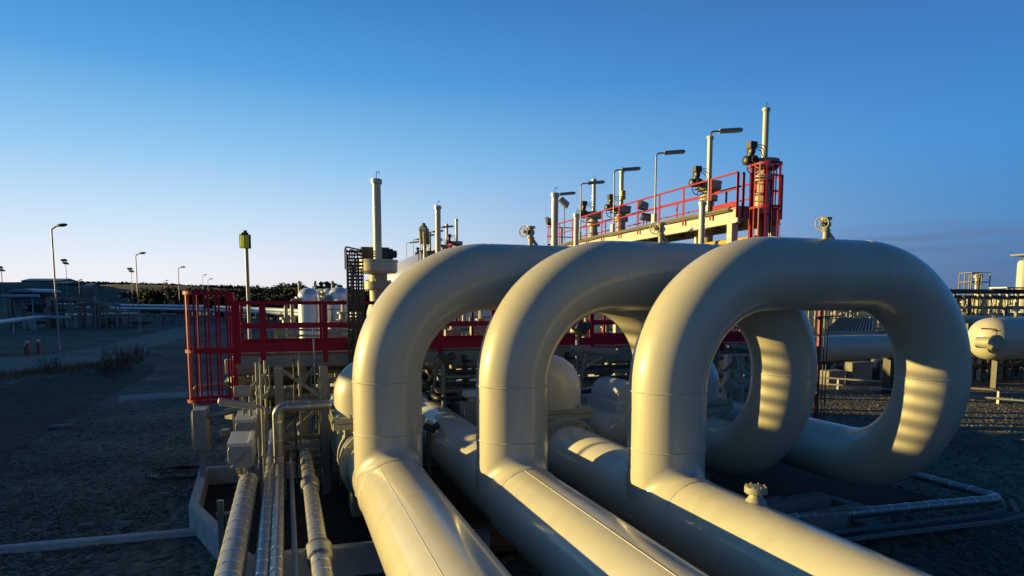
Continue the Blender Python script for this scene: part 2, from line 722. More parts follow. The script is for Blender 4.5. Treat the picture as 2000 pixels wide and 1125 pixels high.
def handwheel(mb, c, axis, R, r):
    mb.ring(c, axis, R, r, 24, 8)
    axis = V(axis).normalized()
    ref = V((0, 0, 1)) if abs(axis.z) < .9 else V((1, 0, 0))
    x = axis.cross(ref).normalized()
    y = axis.cross(x)
    for k in range(3):
        d = x * math.cos(k * PI / 3 + .3) + y * math.sin(k * PI / 3 + .3)
        mb.cyl(c - d * R, c + d * R, r * .7, seg=6)
    mb.cyl(c - axis * r * 1.5, c + axis * r * 1.5, r * 2, seg=10)


def vent_valve(root, base, h):
    """small valve on three struts standing on a pipe top; handwheel to the left"""
    s = h / .34
    mb = MB()
    for dx, dy in ((-.02, 0), (.10, .05), (.09, -.07)):
        mb.cyl(base + D2 * dx * s * 1.2 + D1 * dy * s - ZZ * .02, base + D2 * dx * .25 * s + ZZ * .14 * s, .026 * s, .020 * s, 10)
    mb.lathe(base, ZZ, [(.045 * s, -.02), (.045 * s, .12 * s), (.072 * s, .12 * s), (.072 * s, .145 * s), (.05 * s, .145 * s), (.055 * s, .18 * s), (.075 * s, .21 * s), (.075 * s, .25 * s),
                        (.05 * s, .28 * s), (.05 * s, .30 * s), (.085 * s, .30 * s), (.085 * s, .34 * s), (0, .345 * s)], 18)
    v = mb.build('vent_valve', 'cream_old', root)
    mb = MB()
    ax = (-D2 - D1 * .55).normalized()
    c = base + ZZ * .23 * s
    mb.cyl(c, c + ax * .22 * s, .017 * s, seg=8)
    mb.lathe(c, ax, [(.05 * s, .06 * s), (.05 * s, .09 * s), (.03 * s, .09 * s), (.03 * s, .12 * s), (.045 * s, .12 * s), (.045 * s, .14 * s)], 12)
    mb.build('valve_stem', 'dark', v)
    mb = MB()
    handwheel(mb, c + ax * .2 * s, ax, .1 * s, .011 * s)
    mb.build('handwheel', 'cream_old', v)


for i, c in enumerate(LEGS):
    root = thing('gas_pipeline', LAB[i], 'pipeline', c, 'three parallel looped gas pipelines')
    # main pipe
    mb = MB()
    a, b = c + D1 * VT[i] + ZZ * ZLOW, c - D1 * 15 + ZZ * ZLOW
    mb.tube([a + (b - a) * k / 12 for k in range(13)], RAD, 96)
    mb.build('main_pipe', 'cream', root)
    # loop
    r2 = RAD * .985
    q = c + D2 * SPAN
    path = bend([c + ZZ * (ZLOW - .15), c + ZZ * ZTOP, q + ZZ * ZTOP, q + ZZ * ZLOW, q + D1 * 15 + ZZ * ZLOW], RB, 28)
    mb = MB()
    mb.tube(path, r2, 96)
    mb.build('loop_pipe', 'cream', root)
    # forged tee: soft fillet between leg and main pipe, plus its slightly thicker sleeve
    mb = MB()
    n = 96
    rows = []
    for k in range(n):
        ph = 2 * PI * k / n
        x, y = r2 * math.cos(ph), r2 * math.sin(ph)
        zi = math.sqrt(max(0, RAD * RAD - y * y))
        s = .20 * abs(math.cos(ph)) ** .8 + .004
        sg = 1 if math.cos(ph) >= 0 else -1
        P0, P1, P2 = V((x, y, zi + s)), V((x, y, zi)), V((x + sg * s, y, zi))
        row = []
        for t in [j / 7 for j in range(8)]:
            w_ = P0 * (1 - t) ** 2 + P1 * 2 * t * (1 - t) + P2 * t * t
            o_ = .004
            w_ = w_ + V((math.cos(ph) * o_ * (1 - t), math.sin(ph) * o_, o_ * t * zi / RAD))
            row.append(mb.b.verts.new(c + D1 * w_.x + D2 * w_.y + ZZ * (ZLOW + w_.z)))
        rows.append(row)
    for k in range(n):
        a_, b_ = rows[k], rows[(k + 1) % n]
        for j in range(7):
            mb.b.faces.new((a_[j], a_[j + 1], b_[j + 1], b_[j]))
    mb.lathe(c + ZZ * ZLOW, D1, [(RAD, -.80), (RAD + .012, -.72), (RAD + .014, -.60), (RAD + .003, -.42)], 96)
    mb.lathe(c + ZZ * ZLOW, D1, [(RAD + .003, .42), (RAD + .014, .60), (RAD + .012, .72), (RAD, .80)], 96)
    mb.build('tee_joint', 'cream', root)
    # weld seams
    def weld(cen, axis, R_, nm='weld_seam', r=.011):
        w2 = MB()
        w2.ring(cen, axis, R_, r, 96, 6)
        for v in w2.b.verts:
            v.co += V((noise.noise(v.co * 14), noise.noise(v.co * 14 + V((9, 0, 0))), noise.noise(v.co * 14 + V((0, 9, 0))))) * .005
        return w2.build(nm, 'weld', root)
    weld(c + ZZ * 2.02, ZZ, r2)
    weld(c + ZZ * (ZTOP - RB), ZZ, r2)
    weld(q + ZZ * (ZTOP - RB), ZZ, r2)
    weld(c + D2 * RB + ZZ * ZTOP, D2, r2, r=.004)
    weld(q - D2 * RB + ZZ * ZTOP, D2, r2, r=.004)
    weld(q + D1 * RB + ZZ * ZLOW, D1, r2, r=.004)
    weld(c - D1 * .80 + ZZ * ZLOW, D1, RAD, r=.006)
    # long seam of the main pipe
    sa = {0: 118, 1: 100, 2: 60}[i]
    mb = MB()
    dd = D2 * math.cos(math.radians(sa)) + ZZ * math.sin(math.radians(sa))
    st = c + ZZ * ZLOW + dd * (RAD + .001)
    mb.tube([st - D1 * (.82 if i else .95), st - D1 * 14], .006 if i == 1 else .004, 6)
    mb.build('long_seam', 'weld', root)
    # vent valve on the crown
    vent_valve(root, c + D2 * (2.36, 2.45, 2.62)[i] + ZZ * (ZTOP + r2), (.30, .30, .31)[i])
    if i == 2:
        t = 1.72
        bp = c - D1 * t + ZZ * (ZLOW + RAD) + D2 * .13
        mb = MB()
        KF = .78
        mb.lathe(bp, ZZ, [(.16 * KF, -.05 * KF), (.145 * KF, .0 * KF), (.118 * KF, .035 * KF), (.092 * KF, .085 * KF), (.086 * KF, .13 * KF), (.165 * KF, .13 * KF), (.165 * KF, .162 * KF), (.158 * KF, .166 * KF), (.158 * KF, .172 * KF), (.165 * KF, .176 * KF), (.165 * KF, .212 * KF), (.158 * KF, .216 * KF), (0 * KF, .217 * KF)], 48)
        fl = mb.build('blind_flange', 'cream_old', root)
        for k in range(8):
            a = 2 * PI * k / 8 + .2
            e = bp + V((math.cos(a), math.sin(a), 0)) * .138 * KF
            mb = MB()
            mb.cyl(e + ZZ * .105 * KF, e + ZZ * .236 * KF, .009 * KF, seg=8)
            mb.lathe(e, ZZ, [(.017 * KF, .2165 * KF), (.017 * KF, .232 * KF), (.011 * KF, .237 * KF), (0 * KF, .246 * KF)], 6)
            mb.lathe(e, ZZ, [(.017 * KF, .112 * KF), (.017 * KF, .1295 * KF)], 6)
            mb.build('bolt', 'brass', fl)
# ------------------------------------------------------------------ block valves with domed covers
def block_valve(c, t, z, label):
    o = c + D1 * t
    root = thing('block_valve', label, 'valve', o, 'domed block valves in a row')
    a = o + ZZ * z
    mb = MB()
    mb.lathe(a, D1, [(.50, -.98), (.50, -.72), (.62, -.6), (.64, 0), (.62, .6), (.50, .72), (.50, .98)], 40)
    mb.box(a + ZZ * .22, (1.0, .95, .7), FRM)
    mb.box(a - ZZ * .85, (.8, .7, .7), FRM)
    mb.build('valve_body', 'cream_old', root)
    for sg in (-1, 1):
        mb = MB()
        mb.lathe(a + D1 * sg * 1.0, D1, [(.50, -.09), (.66, -.09), (.66, -.012), (.64, -.008), (.64, .008), (.66, .012), (.66, .09), (.50, .09)], 48)
        for k in range(20):
            e = a + D1 * sg * 1.0 + (D2 * math.cos(k * PI / 10) + ZZ * math.sin(k * PI / 10)) * .6
            mb.cyl(e - D1 * .15, e + D1 * .15, .024, seg=6)
        mb.build('pipe_flange', 'cream_old', root)
    mb = MB()
    mb.box(a + ZZ * .62, (1.44, 1.3, .10), FRM)
    mb.box(a + ZZ * .725, (1.40, 1.26, .09), FRM)
    for k in range(7):
        for q in (-1, 1):
            mb.cyl(a + D2 * (-.63 + .21 * k) + D1 * q * .58 + ZZ * .5, a + D2 * (-.63 + .21 * k) + D1 * q * .58 + ZZ * .83, .026, seg=6)
    mb.build('bonnet_flange', 'cream_old', root)
    mb = MB()
    prof = [(.66, .77), (.66, 1.13)] + [(.66 * math.cos(k * PI / 24), 1.13 + .66 * math.sin(k * PI / 24)) for k in range(1, 12)] + [(0, 1.79)]
    mb.lathe(a, ZZ, prof, 64)
    mb.build('dome_cover', 'cream', root)
    mb = MB()
    mb.cyl(a + D1 * .9, a + D1 * 12, RAD * .985, seg=64)
    mb.build('pipe_run', 'cream', root)
    return root


block_valve(LEGS[0], VT[0], ZLOW, 'domed cream valve just left of the hindmost pipe loop')
block_valve(LEGS[1], VT[1], ZLOW, 'domed cream valve far back on the middle pipeline, behind the hindmost loop')
block_valve(LEGS[2], VT[2], ZLOW, 'domed cream valve seen inside the middle pipe loop')
block_valve(LEGS[2] + D2 * 3.25, 4.4, ZLOW, 'domed cream valve seen through the front pipe loop')

# ------------------------------------------------------------------ red railed platform with caged ladder
PN = at(465, 690, 14)
PZ = PN.z


def pl(s, u, z):
    return V((PN.x, PN.y, 0)) + D2 * s + D1 * u + ZZ * z


plat = thing('railed_platform', 'steel platform with dark red railings and caged ladder, left of the pipe loops', 'platform', pl(0, 0, 0))
LEN, DEP = 14.5, 1.75
mb = MB()
mb.box(pl(LEN / 2, DEP / 2, PZ - .03), (LEN, DEP, .05), FRM)
mb.build('deck', 'grating', plat)
mb = MB()
mb.box(pl(LEN / 2, -.03, PZ - .19), (LEN + .04, .06, .26), FRM)
mb.box(pl(LEN / 2, DEP + .03, PZ - .19), (LEN + .04, .06, .26), FRM)
mb.box(pl(-.03, DEP / 2, PZ - .19), (.05, DEP, .26), FRM)
for k in range(11):
    mb.box(pl(.6 + k * 1.3, DEP / 2, PZ - .16), (.08, DEP - .02, .18), FRM)
mb.build('deck_frame', 'grey_paint', plat)
for u, nm in ((-.085, 'near'), (DEP + .085, 'far')):
    mb = MB()
    mb.bar(pl(-.06, u, PZ + 1.06), pl(LEN, u, PZ + 1.06), .05, .08)
    mb.build('top_rail', 'red', plat)
    mb = MB()
    mb.bar(pl(-.06, u, PZ + .56), pl(LEN, u, PZ + .56), .04, .08 if u < 0 else .05)
    mb.build('middle_rail', 'red', plat)
    mb = MB()
    mb.box(pl(LEN / 2, u, PZ + .11), (LEN, .012, .19), FRM)
    mb.build('toe_board', 'red', plat)
    for k in range(-1, 11):
        s = .5 + 1.28 * k if k >= 0 else .0
        if s > LEN:
            break
        mb = MB()
        mb.box(pl(s, u + (.03 if u < 0 else -.03), PZ + .43), (.11 if u < 0 else .06, .03, 1.32), FRM)
        mb.build('railing_post', 'red', plat)
# end rail at the ladder
mb = MB()
mb.bar(pl(-.03, 1.15, PZ + 1.06), pl(-.03, DEP, PZ + 1.06), .05, .06)
mb.bar(pl(-.03, 1.15, PZ + .56), pl(-.03, DEP, PZ + .56), .05, .05)
mb.bar(pl(-.03, 1.15, PZ - .1), pl(-.03, 1.15, PZ + 1.06), .05, .06)
mb.build('end_rail', 'red', plat)


def ladder_cage(parent, org, out, along, z0, z1, zbot, width, depth, zlist, top_ext, bars=7, bw=.045, m='red'):
    """caged ladder: stiles, rungs, U-shaped hoops and the bars tied to them"""
    root_ = MB()
    for sg in (-1, 1):
        p = org + along * sg * .24
        root_.bar(p + ZZ * zbot, p + ZZ * top_ext, .11, .05, up=out)
    lad = root_.build('ladder', m, parent)
    z = zbot + .2
    while z < z1:
        mb = MB()
        mb.cyl(org - along * .24 + ZZ * z, org + along * .24 + ZZ * z, .014, seg=8)
        mb.build('rung', m, lad)
        z += .28

    def U(t):
        """t 0..1 round the hoop"""
        r = width / 2
        st = depth - r
        L = 2 * st + PI * r
        d = t * L
        if d < st:
            return -along * r + out * d
        if d < st + PI * r:
            a = (d - st) / r
            return out * (st + math.sin(a) * r) - along * math.cos(a) * r
        return along * r + out * (st - (d - st - PI * r))
    for z in zlist:
        mb = MB()
        n = 28
        for k in range(n):
            a, b = org + U(k / n) + ZZ * z, org + U((k + 1) / n) + ZZ * z
            mb.bar(a, b + (b - a) * .12, .012, .07)
        mb.build('hoop', m, lad)
    for k in range(bars):
        t = (k + .5) / bars
        p = org + U(t) * .985
        tang = (U(min(1, t + .02)) - U(max(0, t - .02))).normalized()
        mb = MB()
        mb.bar(p + ZZ * z0, p + ZZ * z1, bw, .012, up=tang.cross(ZZ))
        mb.build('cage_bar', m, lad)
    return lad


ladder_cage(plat, pl(-.1, .62, 0), -D2, D1, PZ - 1.04, PZ + 1.29, .1, .76, .98, (PZ - 1.04, PZ + .03, PZ + 1.27), PZ + 1.27, 11, .04)
for s in (.9, 6.2, 11.5):
    for u in (.08, DEP - .08):
        mb = MB()
        mb.box(pl(s + .4, u, (PZ - .32) / 2), (.14, .14, PZ - .32), FRM)
        mb.build('support_leg', 'grey_paint', plat)

# braced steel frame under the platform's left end
FX0, FX1, FY = at(546, 800, 13.1), at(634, 800, 13.45), 13.1
fr = thing('braced_steel_frame', 'cross-braced grey steel frame carrying pipes below the red platform', 'steel frame', (FX0.x, FX0.y, 0))


def fp(t, z, u=0.0):
    q = FX0.lerp(FX1, t)
    return V((q.x, q.y, z)) + D1 * u


for u in (0, .9):
    for t in (0, 1):
        mb = MB()
        mb.bar(fp(t, .05, u), fp(t, 2.72, u), .16, .13, up=D1)
        mb.build('column', 'grey_paint', fr)
    for z in (2.02, 1.12):
        mb = MB()
        mb.bar(fp(.09, z, u), fp(.91, z, u), .07, .1)
        mb.build('beam', 'grey_paint', fr)
    for za, zb in ((1.25, 1.92), (1.92, 2.7) if u else (2.68, 2.1), (1.02, .4)):
        mb = MB()
        mb.bar(fp(.08, za, u + .04), fp(.92, zb, u + .04), .02, .07)
        mb.build('brace', 'grey_paint', fr)
for t in (0, 1):
    for z in (2.02, 1.12):
        mb = MB()
        mb.bar(fp(t, z + .005, .07), fp(t, z + .005, .83), .06, .09)
        mb.build('beam', 'grey_paint', fr)

# vertical cable ladder up to the actuator
a = at(697, 690, 14.45)
ct = thing('cable_ladder', 'dark upright perforated cable ladder beside the pale capped stem', 'cable tray', (a.x, a.y, 0))
z0, z1 = 1.2, at(697, 487, 14.45).z
mb = MB()
for k in range(4):
    x = -.17 + k * .113
    p = V((a.x, a.y, 0)) + D2 * x
    mb.bar(p + ZZ * z0, p + ZZ * z1, .022, .07, up=D1)
z = z0
while z < z1:
    p = V((a.x, a.y, z))
    mb.box(p, (.36, .02, .035 if int(z * 10) % 3 else .05), FRM)
    z += .075
mb.build('tray', 'dark', ct)
for k in range(6):
    p = V((a.x, a.y, 0)) + D2 * (-.14 + .055 * k) + D1 * .04
    mb = MB()
    mb.tube([p + ZZ * z for z in (z0 - .8, z0 + 1, z0 + 1.4, z1 - random.uniform(.02, .5))], .016, 8)
    mb.build('cable', 'black', ct)


# ------------------------------------------------------------------ tall valve stems with gear discs
def valve_stem(base, pole, label, group, actuator='box', low=5.0):
    """base: centre of the gear disc's top"""
    root = thing('valve_stem', label, 'valve stem', base, group)
    mb = MB()
    R = .098
    mb.lathe(base, ZZ, [(R, -.02), (R, pole - .1), (R * 1.32, pole - .1), (R * 1.32, pole), (R * .9, pole + .015), (0, pole + .02)], 24)
    p = mb.build('stem_tube', 'cream', root)
    mb = MB()
    q = base + ZZ * (pole + .01)
    mb.tube([q, q + ZZ * .09] + [q + ZZ * .13 + D2 * .035 + (-D2 * math.cos(k * PI / 6) + ZZ * math.sin(k * PI / 6)) * .035 for k in range(0, 8)], .009, 6)
    mb.build('lifting_hook', 'dark', p)
    mb = MB()
    mb.lathe(base, ZZ, [(.12, .012), (.44, 0), (.47, 0), (.47, -.05), (.45, -.06), (.45, -.26), (.40, -.31), (.22, -.32)], 36)
    mb.build('gear_case', 'cream' if actuator == 'box' else 'cream_old', root)
    mb = MB()
    mb.lathe(base, ZZ, [(.21, -.315), (.21, -.5), (.33, -.5), (.33, -.68), (.21, -.68), (.20, -.95), (.28, -1.2), (.31, -1.6), (.31, -1.75), (.2, -1.78), (.2, -low)], 28)
    for k in range(8):
        e = base + V((math.cos(k * PI / 4), math.sin(k * PI / 4), 0)) * .28
        mb.cyl(e - ZZ * .72, e - ZZ * .46, .022, seg=6)
    mb.build('stem_housing', 'cream_old', root)
    mb = MB()
    if actuator == 'box':
        c = base + D1 * .38 + ZZ * .17
        mb.box(c + D2 * -.02, (.66, .26, .30), FRM)
        mb.lathe(c + D2 * .30, D2, [(.13, 0), (.13, .1), (.09, .12), (.09, .2), (0, .2)], 16)
        mb.box(c - ZZ * .22, (.2, .2, .2), FRM)
        act = mb.build('actuator', 'dark', root, bevel=.015)
        mb = MB()
        for k in range(3):
            e = c - D2 * .33 + ZZ * (.08 - .06 * k)
            mb.tube(bend([e, e - D2 * (.46 - .1 * k) - D1 * .9, e - D2 * (.46 - .1 * k) - D1 * .9 - ZZ * .5], .12, 6), .018, 8)
        mb.build('cable', 'black', act)
    else:
        c = base - D2 * .62 - ZZ * .08 - D1 * .1
        mb.lathe(c - D2 * .05, D2, [(.10, -.22), (.15, -.18), (.15, .12), (.1, .2), (.1, .3)], 18)
        mb.lathe(c - D1 * .28, D1, [(.08, 0), (.13, .04), (.13, .3)], 16)
        mb.cyl(c + ZZ * .1, c + ZZ * .24, .11, seg=14)
        mb.lathe(c + ZZ * .30 - D2 * .1, D2, [(.10, 0), (.14, .03), (.14, .16), (.08, .22)], 16)
        mb.box(c + ZZ * .50 + D2 * .02, (.26, .24, .2), FRM)
        act = mb.build('actuator', 'dark', root)
        mb = MB()
        ax = (-D1 - D2 * .3).normalized()
        hc = c - ZZ * .24 + ax * .3
        mb.cyl(c - ZZ * .24, hc, .03, seg=8)
        handwheel(mb, hc, ax, .24, .016)
        mb.build('handwheel', 'black', act)
        mb = MB()
        for k in range(3):
            e = c + ZZ * (.52 - .05 * k) + D2 * .1
            mb.tube(bend([e, e + D2 * (.45 - .08 * k) + ZZ * (.02 - .05 * k), e + D2 * .48 - ZZ * .45], .12, 6), .014, 6)
        mb.build('cable', 'black', act)
    return root


G1 = 'tall capped valve stems standing behind the loops'
b0 = at(738, 508, 15.7)
first = valve_stem(b0, 1.84, 'tall cream capped stem with gear disc beside the cable ladder', G1, 'box', 4.6)
for px, py, Y, lab in ((855, 402, 23.6, 'slim cream capped stem rising behind the hindmost loop, left of far lamp row'),
                       (1084, 377, 19.6, 'thick cream capped stem with hook rising between hindmost and middle loop tops'),
                       (1126, 418, 25.0, 'short cream capped stem above the middle loop, left end of red walkway'),
                       (1372, 394, 21.2, 'cream capped stem in front of the walkway beam, near its right end'),
                       (1362, 432, 25.5, 'slimmest cream stem, low beside the one before the walkway beam')):
    top = at(px, py, Y)
    o = dup(first, top - ZZ * 1.85, label=lab)
# ------------------------------------------------------------------ elevated red-railed walkway
WN = at(1440, 405, 22)
WZ = WN.z


def wl(s, u, z):
    return V((WN.x, WN.y, 0)) + D2 * s + D1 * u + ZZ * z


WLEN, WW = 16.5, 1.72
walk = thing('elevated_walkway', 'high cream-beamed walkway with bright red railings and caged ladder at its right end', 'walkway', wl(0, 0, 0), 'elevated walkways')
mb = MB()
mb.box(wl(WW / 2, WLEN / 2, WZ + .03), (WW - .1, WLEN, .05), FRM)
mb.build('deck', 'grating', walk)
for s in (.06, WW - .06):
    mb = MB()
    mb.box(wl(s, WLEN / 2, WZ - .24), (.08, WLEN, .44), FRM)
    mb.box(wl(s, WLEN / 2, WZ - .005), (.2, WLEN + .02, .025), FRM)
    mb.box(wl(s, WLEN / 2, WZ - .475), (.2, WLEN + .02, .025), FRM)
    mb.build('main_beam', 'cream', walk)
for k in range(10):
    mb = MB()
    mb.box(wl(WW / 2, .03 + 1.83 * k, WZ - .22), (WW - .22, .08, .34), FRM)
    mb.build('cross_beam', 'grey_paint', walk)
for u in (.3, 8.3, 16.2):
    for s in (.06, WW - .06):
        mb = MB()
        mb.box(wl(s, u, (WZ - .49) / 2), (.24, .26, WZ - .49), FRM)
        mb.build('column', 'cream', walk)
mb = MB()
for k, (dx, dz, r) in enumerate(((-.07, .03, .035), (-.12, -.03, .028), (-.07, -.06, .03))):
    pts_ = [wl(dx, .3 + WLEN * j / 14, WZ + dz + random.uniform(-.02, .02)) for j in range(15)]
    mb.tube(pts_, r, 8)
mb.build('cable_run', 'grating', walk)
for s in (-.04, WW + .04):
    mb = MB()
    mb.bar(wl(s, 0, WZ + 1.12), wl(s, WLEN, WZ + 1.12), .05, .055)
    mb.build('top_rail', 'red', walk)
    mb = MB()
    mb.bar(wl(s, 0, WZ + .6), wl(s, WLEN, WZ + .6), .04, .045)
    mb.build('middle_rail', 'red', walk)
    mb = MB()
    if s > 1:
        mb.box(wl(s, WLEN / 2, WZ + .12), (.012, WLEN, .14), FRM)
    else:
        mb.box(wl(s, .65, WZ + .12), (.012, 1.3, .18), FRM)
    mb.build('toe_board', 'red', walk)
    u = 1.35
    while u < WLEN + .2:
        mb = MB()
        mb.box(wl(s + (.02 if s > 0 else -.03), u, WZ + .42), (.02, .1, 1.36), FRM)
        mb.build('railing_post', 'red', walk)
        u += 1.66
mb = MB()
for z in (1.12, .6):
    mb.bar(wl(0, WLEN, WZ + z), wl(WW, WLEN, WZ + z), .05, .05)
mb.box(wl(WW / 2, WLEN, WZ + .12), (WW, .012, .16), FRM)
mb.box(wl(WW / 2, WLEN, WZ + .6), (.09, .03, 1.1), FRM)
mb.build('end_rail', 'red', walk)
mb = MB()
for z in (1.12, .6):
    mb.bar(wl(1.3, 0, WZ + z), wl(WW, 0, WZ + z), .05, .05)
for s in (1.3, WW):
    mb.box(wl(s, -.02, WZ + .4), (.09, .03, 1.45), FRM)
mb.build('end_rail', 'red', walk)
for s in (-.02, .2):
    mb = MB()
    mb.box(wl(s, -.02, WZ + .4), (.09, .03, 1.45), FRM)
    mb.build('railing_post', 'red', walk)
ladder_cage(walk, wl(.72, -.1, 0), -D1, D2, WZ - 4.6, WZ + 1.35, .1, .84, .86, (WZ - 3.6, WZ - 2.4, WZ - 1.2, WZ - .05, WZ + 1.3), WZ + 1.35, 10, .045)
mb = MB()
mb.tube([wl(.9, .1, WZ - .95), wl(.9, WLEN, WZ - .95)], .11, 14)
mb.build('slung_pipe', 'yellow', walk)

# lamps on the walkway
lamp0 = None
LNAME = ['tube lamp on walkway railing in front of the second stem from right', 'tube lamp on walkway with no stem behind it, mid walkway',
         'tube lamp on walkway whose head crosses the third stem from right', 'tube lamp on walkway crossing the leftmost walkway stem',
         'tube lamp at the far left end of the walkway, behind a thick stem']


def tube_lamp_post(base, label, h=2.72):
    root = thing('tube_lamp_post', label, 'lamp', base, 'gooseneck tube lamps along the walkways')
    tilt = (D2 + ZZ * .13).normalized()
    top = base + ZZ * h
    mb = MB()
    mb.tube(bend([base, top, top + tilt * .4], .16, 8), .032, 10)
    mb.build('lamp_pole', 'galv', root)
    mb = MB()
    e = top + tilt * .32
    upv = tilt.cross(D1).normalized()
    mb.bar(e, e + tilt * .95, .19, .075, up=upv)
    mb.bar(e + tilt * .05 + upv * .05, e + tilt * .9 + upv * .05, .13, .04, up=upv)
    hd = mb.build('lamp_head', 'grey_paint', root, bevel=.01)
    mb = MB()
    mb.bar(e + tilt * .03 - upv * .055, e + tilt * .92 - upv * .055, .15, .04, up=upv)
    mb.build('diffuser', 'glass', hd)
    mb = MB()
    mb.box(base + ZZ * .22 - D2 * .05, (.10, .24, .36), FRM)
    mb.build('junction_box', 'white_paint', root)
    return root


for k in range(5):
    b_ = wl(-.09, 1.45 + 3.5 * k, WZ)
    if lamp0 is None:
        lamp0 = tube_lamp_post(b_, LNAME[0])
    else:
        dup(lamp0, b_, label=LNAME[k])

# stems on the walkway
G2 = 'valve stems with dark actuators along the walkways'
st0 = None
for (px, py, dy, u, lab) in ((1497, 217, 313, .12, 'tallest stem, at the right end of the walkway inside the ladder cage'),
                             (1388, 264, 356, 3.15, 'walkway stem second from right, with dark actuator and handwheel over the rail'),
                             (1218, 331, 404, 10.0, 'walkway stem with a small yellow box, third from right'),
                             (1165, 353, 415, 12.95, 'leftmost stem on the red walkway, slim and pale')):
    q = wl(1.1, u, 0)
    d = at(px, dy, q.y)
    if st0 is None:
        st0 = valve_stem(V((q.x, q.y, d.z)), 1.66, lab, G2, 'wheel', 4.0)
    else:
        dup(st0, V((q.x, q.y, d.z)), label=lab)
mb = MB()
q = wl(1.1, 10.0, 0)
q.z = at(1218, 382, q.y).z
mb.box(q - D1 * .16, (.2, .16, .42), FRM)
tag(mb.build('gauge_box', 'yellow', None, bevel=.02), 'small yellow box fixed on a walkway stem', 'box')

# a second, farther walkway with its own lamps and stems
far = dup(walk, V((-5.2, 51.0, 0)), label='distant walkway behind the hindmost loop, barely seen past its top')
off = V((-5.2, 51.0, 0)) - wl(0, 0, 0)
FL = ['nearest tube lamp of the distant walkway row', 'second tube lamp of the distant walkway row', 'third tube lamp of the distant walkway row',
      'fourth tube lamp of the distant walkway row', 'leftmost and farthest tube lamp of the distant walkway row']
for k in range(5):
    dup(lamp0, wl(-.09, 1.45 + 3.5 * k, WZ) + off, label=FL[k])
FS = ['distant stem standing right of the distant lamp row', 'distant stem where the distant lamp row begins', 'distant stem amid the distant lamp row', 'distant stem near the left end of distant lamp row']
for k, u in enumerate((.2, 3.4, 10.0, 12.9)):
    dup(st0, wl(1.1, u, st0.location.z) + off, label=FS[k])


# floodlights
def floodlight(post_px, y0, y1, Y, label, tilt=(0, 0, 0), m1='dark', w=.36, h=.26):
    top = at(post_px, y1, Y)
    bot = at(post_px, y0, Y)
    root = thing('floodlight', label, 'floodlight', bot)
    mb = MB()
    mb.cyl(bot, top, .03, seg=8)
    mb.build('post', 'galv', root)
    R = Matrix.Rotation(tilt[2], 3, 'Z') @ Matrix.Rotation(tilt[0], 3, 'X') @ Matrix.Rotation(tilt[1], 3, 'Y')
    mb = MB()
    mb.box(top, (w, .16, h), R, .8)
    mb.box(top + R @ V((0, .1, 0)), (w * .5, .14, h * .5), R)
    hd = mb.build('lamp_head', m1, root, bevel=.015)
    mb = MB()
    mb.box(top + R @ V((0, -.085, -.01)), (w * .84, .012, h * .8), R)
    mb.build('lens', 'glass', hd)
    return root


e = wl(0, WLEN, WZ)
floodlight(1074, 470, 433, e.y - .4, 'dark floodlight tilted down at the left end of the walkway', (-.5, .2, .9), 'dark', .62, .45)
floodlight(1102, 470, 395, e.y - 2.2, 'slanted floodlight with pale glass under the far walkway lamp', (-.35, .75, .5), 'grey_paint', .62, .34)
floodlight(1256, 440, 402, 31, 'dark box floodlight on the walkway above the red rail', (.1, .2, .6), 'dark', .6, .4)
floodlight(1262, 452, 424, 30.6, 'round-backed dark floodlight hanging low on the walkway', (.4, .1, .2), 'dark', .55, .32)


def twin_tube_lamp(px, ytop, ybot, Y, w, h, label, lean, m_, yaw, foot=None):
    c = at(px, (ytop + ybot) / 2, Y)
    base = V((c.x, c.y + .06, 0 if foot is None else foot))
    root = thing('twin_tube_lamp', label, 'lamp', base, 'upright twin tube lamps on posts')
    mb = MB()
    mb.cyl(base, V((c.x, c.y + .06, c.z)), .045, seg=12)
    mb.build('post', 'galv', root)
    R = Matrix.Rotation(yaw, 3, 'Z') @ Matrix.Rotation(lean[0], 3, 'X') @ Matrix.Rotation(lean[1], 3, 'Y')
    mb = MB()
    mb.box(c, (w, .07, h), R)
    mb.box(c + R @ V((0, 0, h * .55)), (w * .62, .1, h * .16), R)
    mb.cyl(c + R @ V((0, 0, h * .6)), c + R @ V((0, 0, h * .78)), .05, seg=10)
    for sg in (-1, 1):
        mb.box(c + R @ V((sg * w * .51, .0, 0)), (.015, .075, h * .98), R)
    hd = mb.build('lamp_head', 'dark' if m_ == 'yellow_lamp' else 'grey_paint', root)
    for sg in (-1, 1):
        mb = MB()
        a, b = c + R @ V((sg * w * .23, -.10, -h * .45)), c + R @ V((sg * w * .23, -.10, h * .44))
        mb.cyl(a, b, w * .19, seg=14)
        mb.build('tube', m_, hd)
    return root


twin_tube_lamp(479, 457, 486, 17.5, .25, .36, 'post lamp with yellow-green twin tubes left of the red platform', (.12, .03), 'yellow_lamp', .2)
twin_tube_lamp(829, 447, 474, 19.5, .26, .5, 'post lamp with slanted pale head behind the hindmost loop', (.55, .32), 'cream', -.5, 1.0)
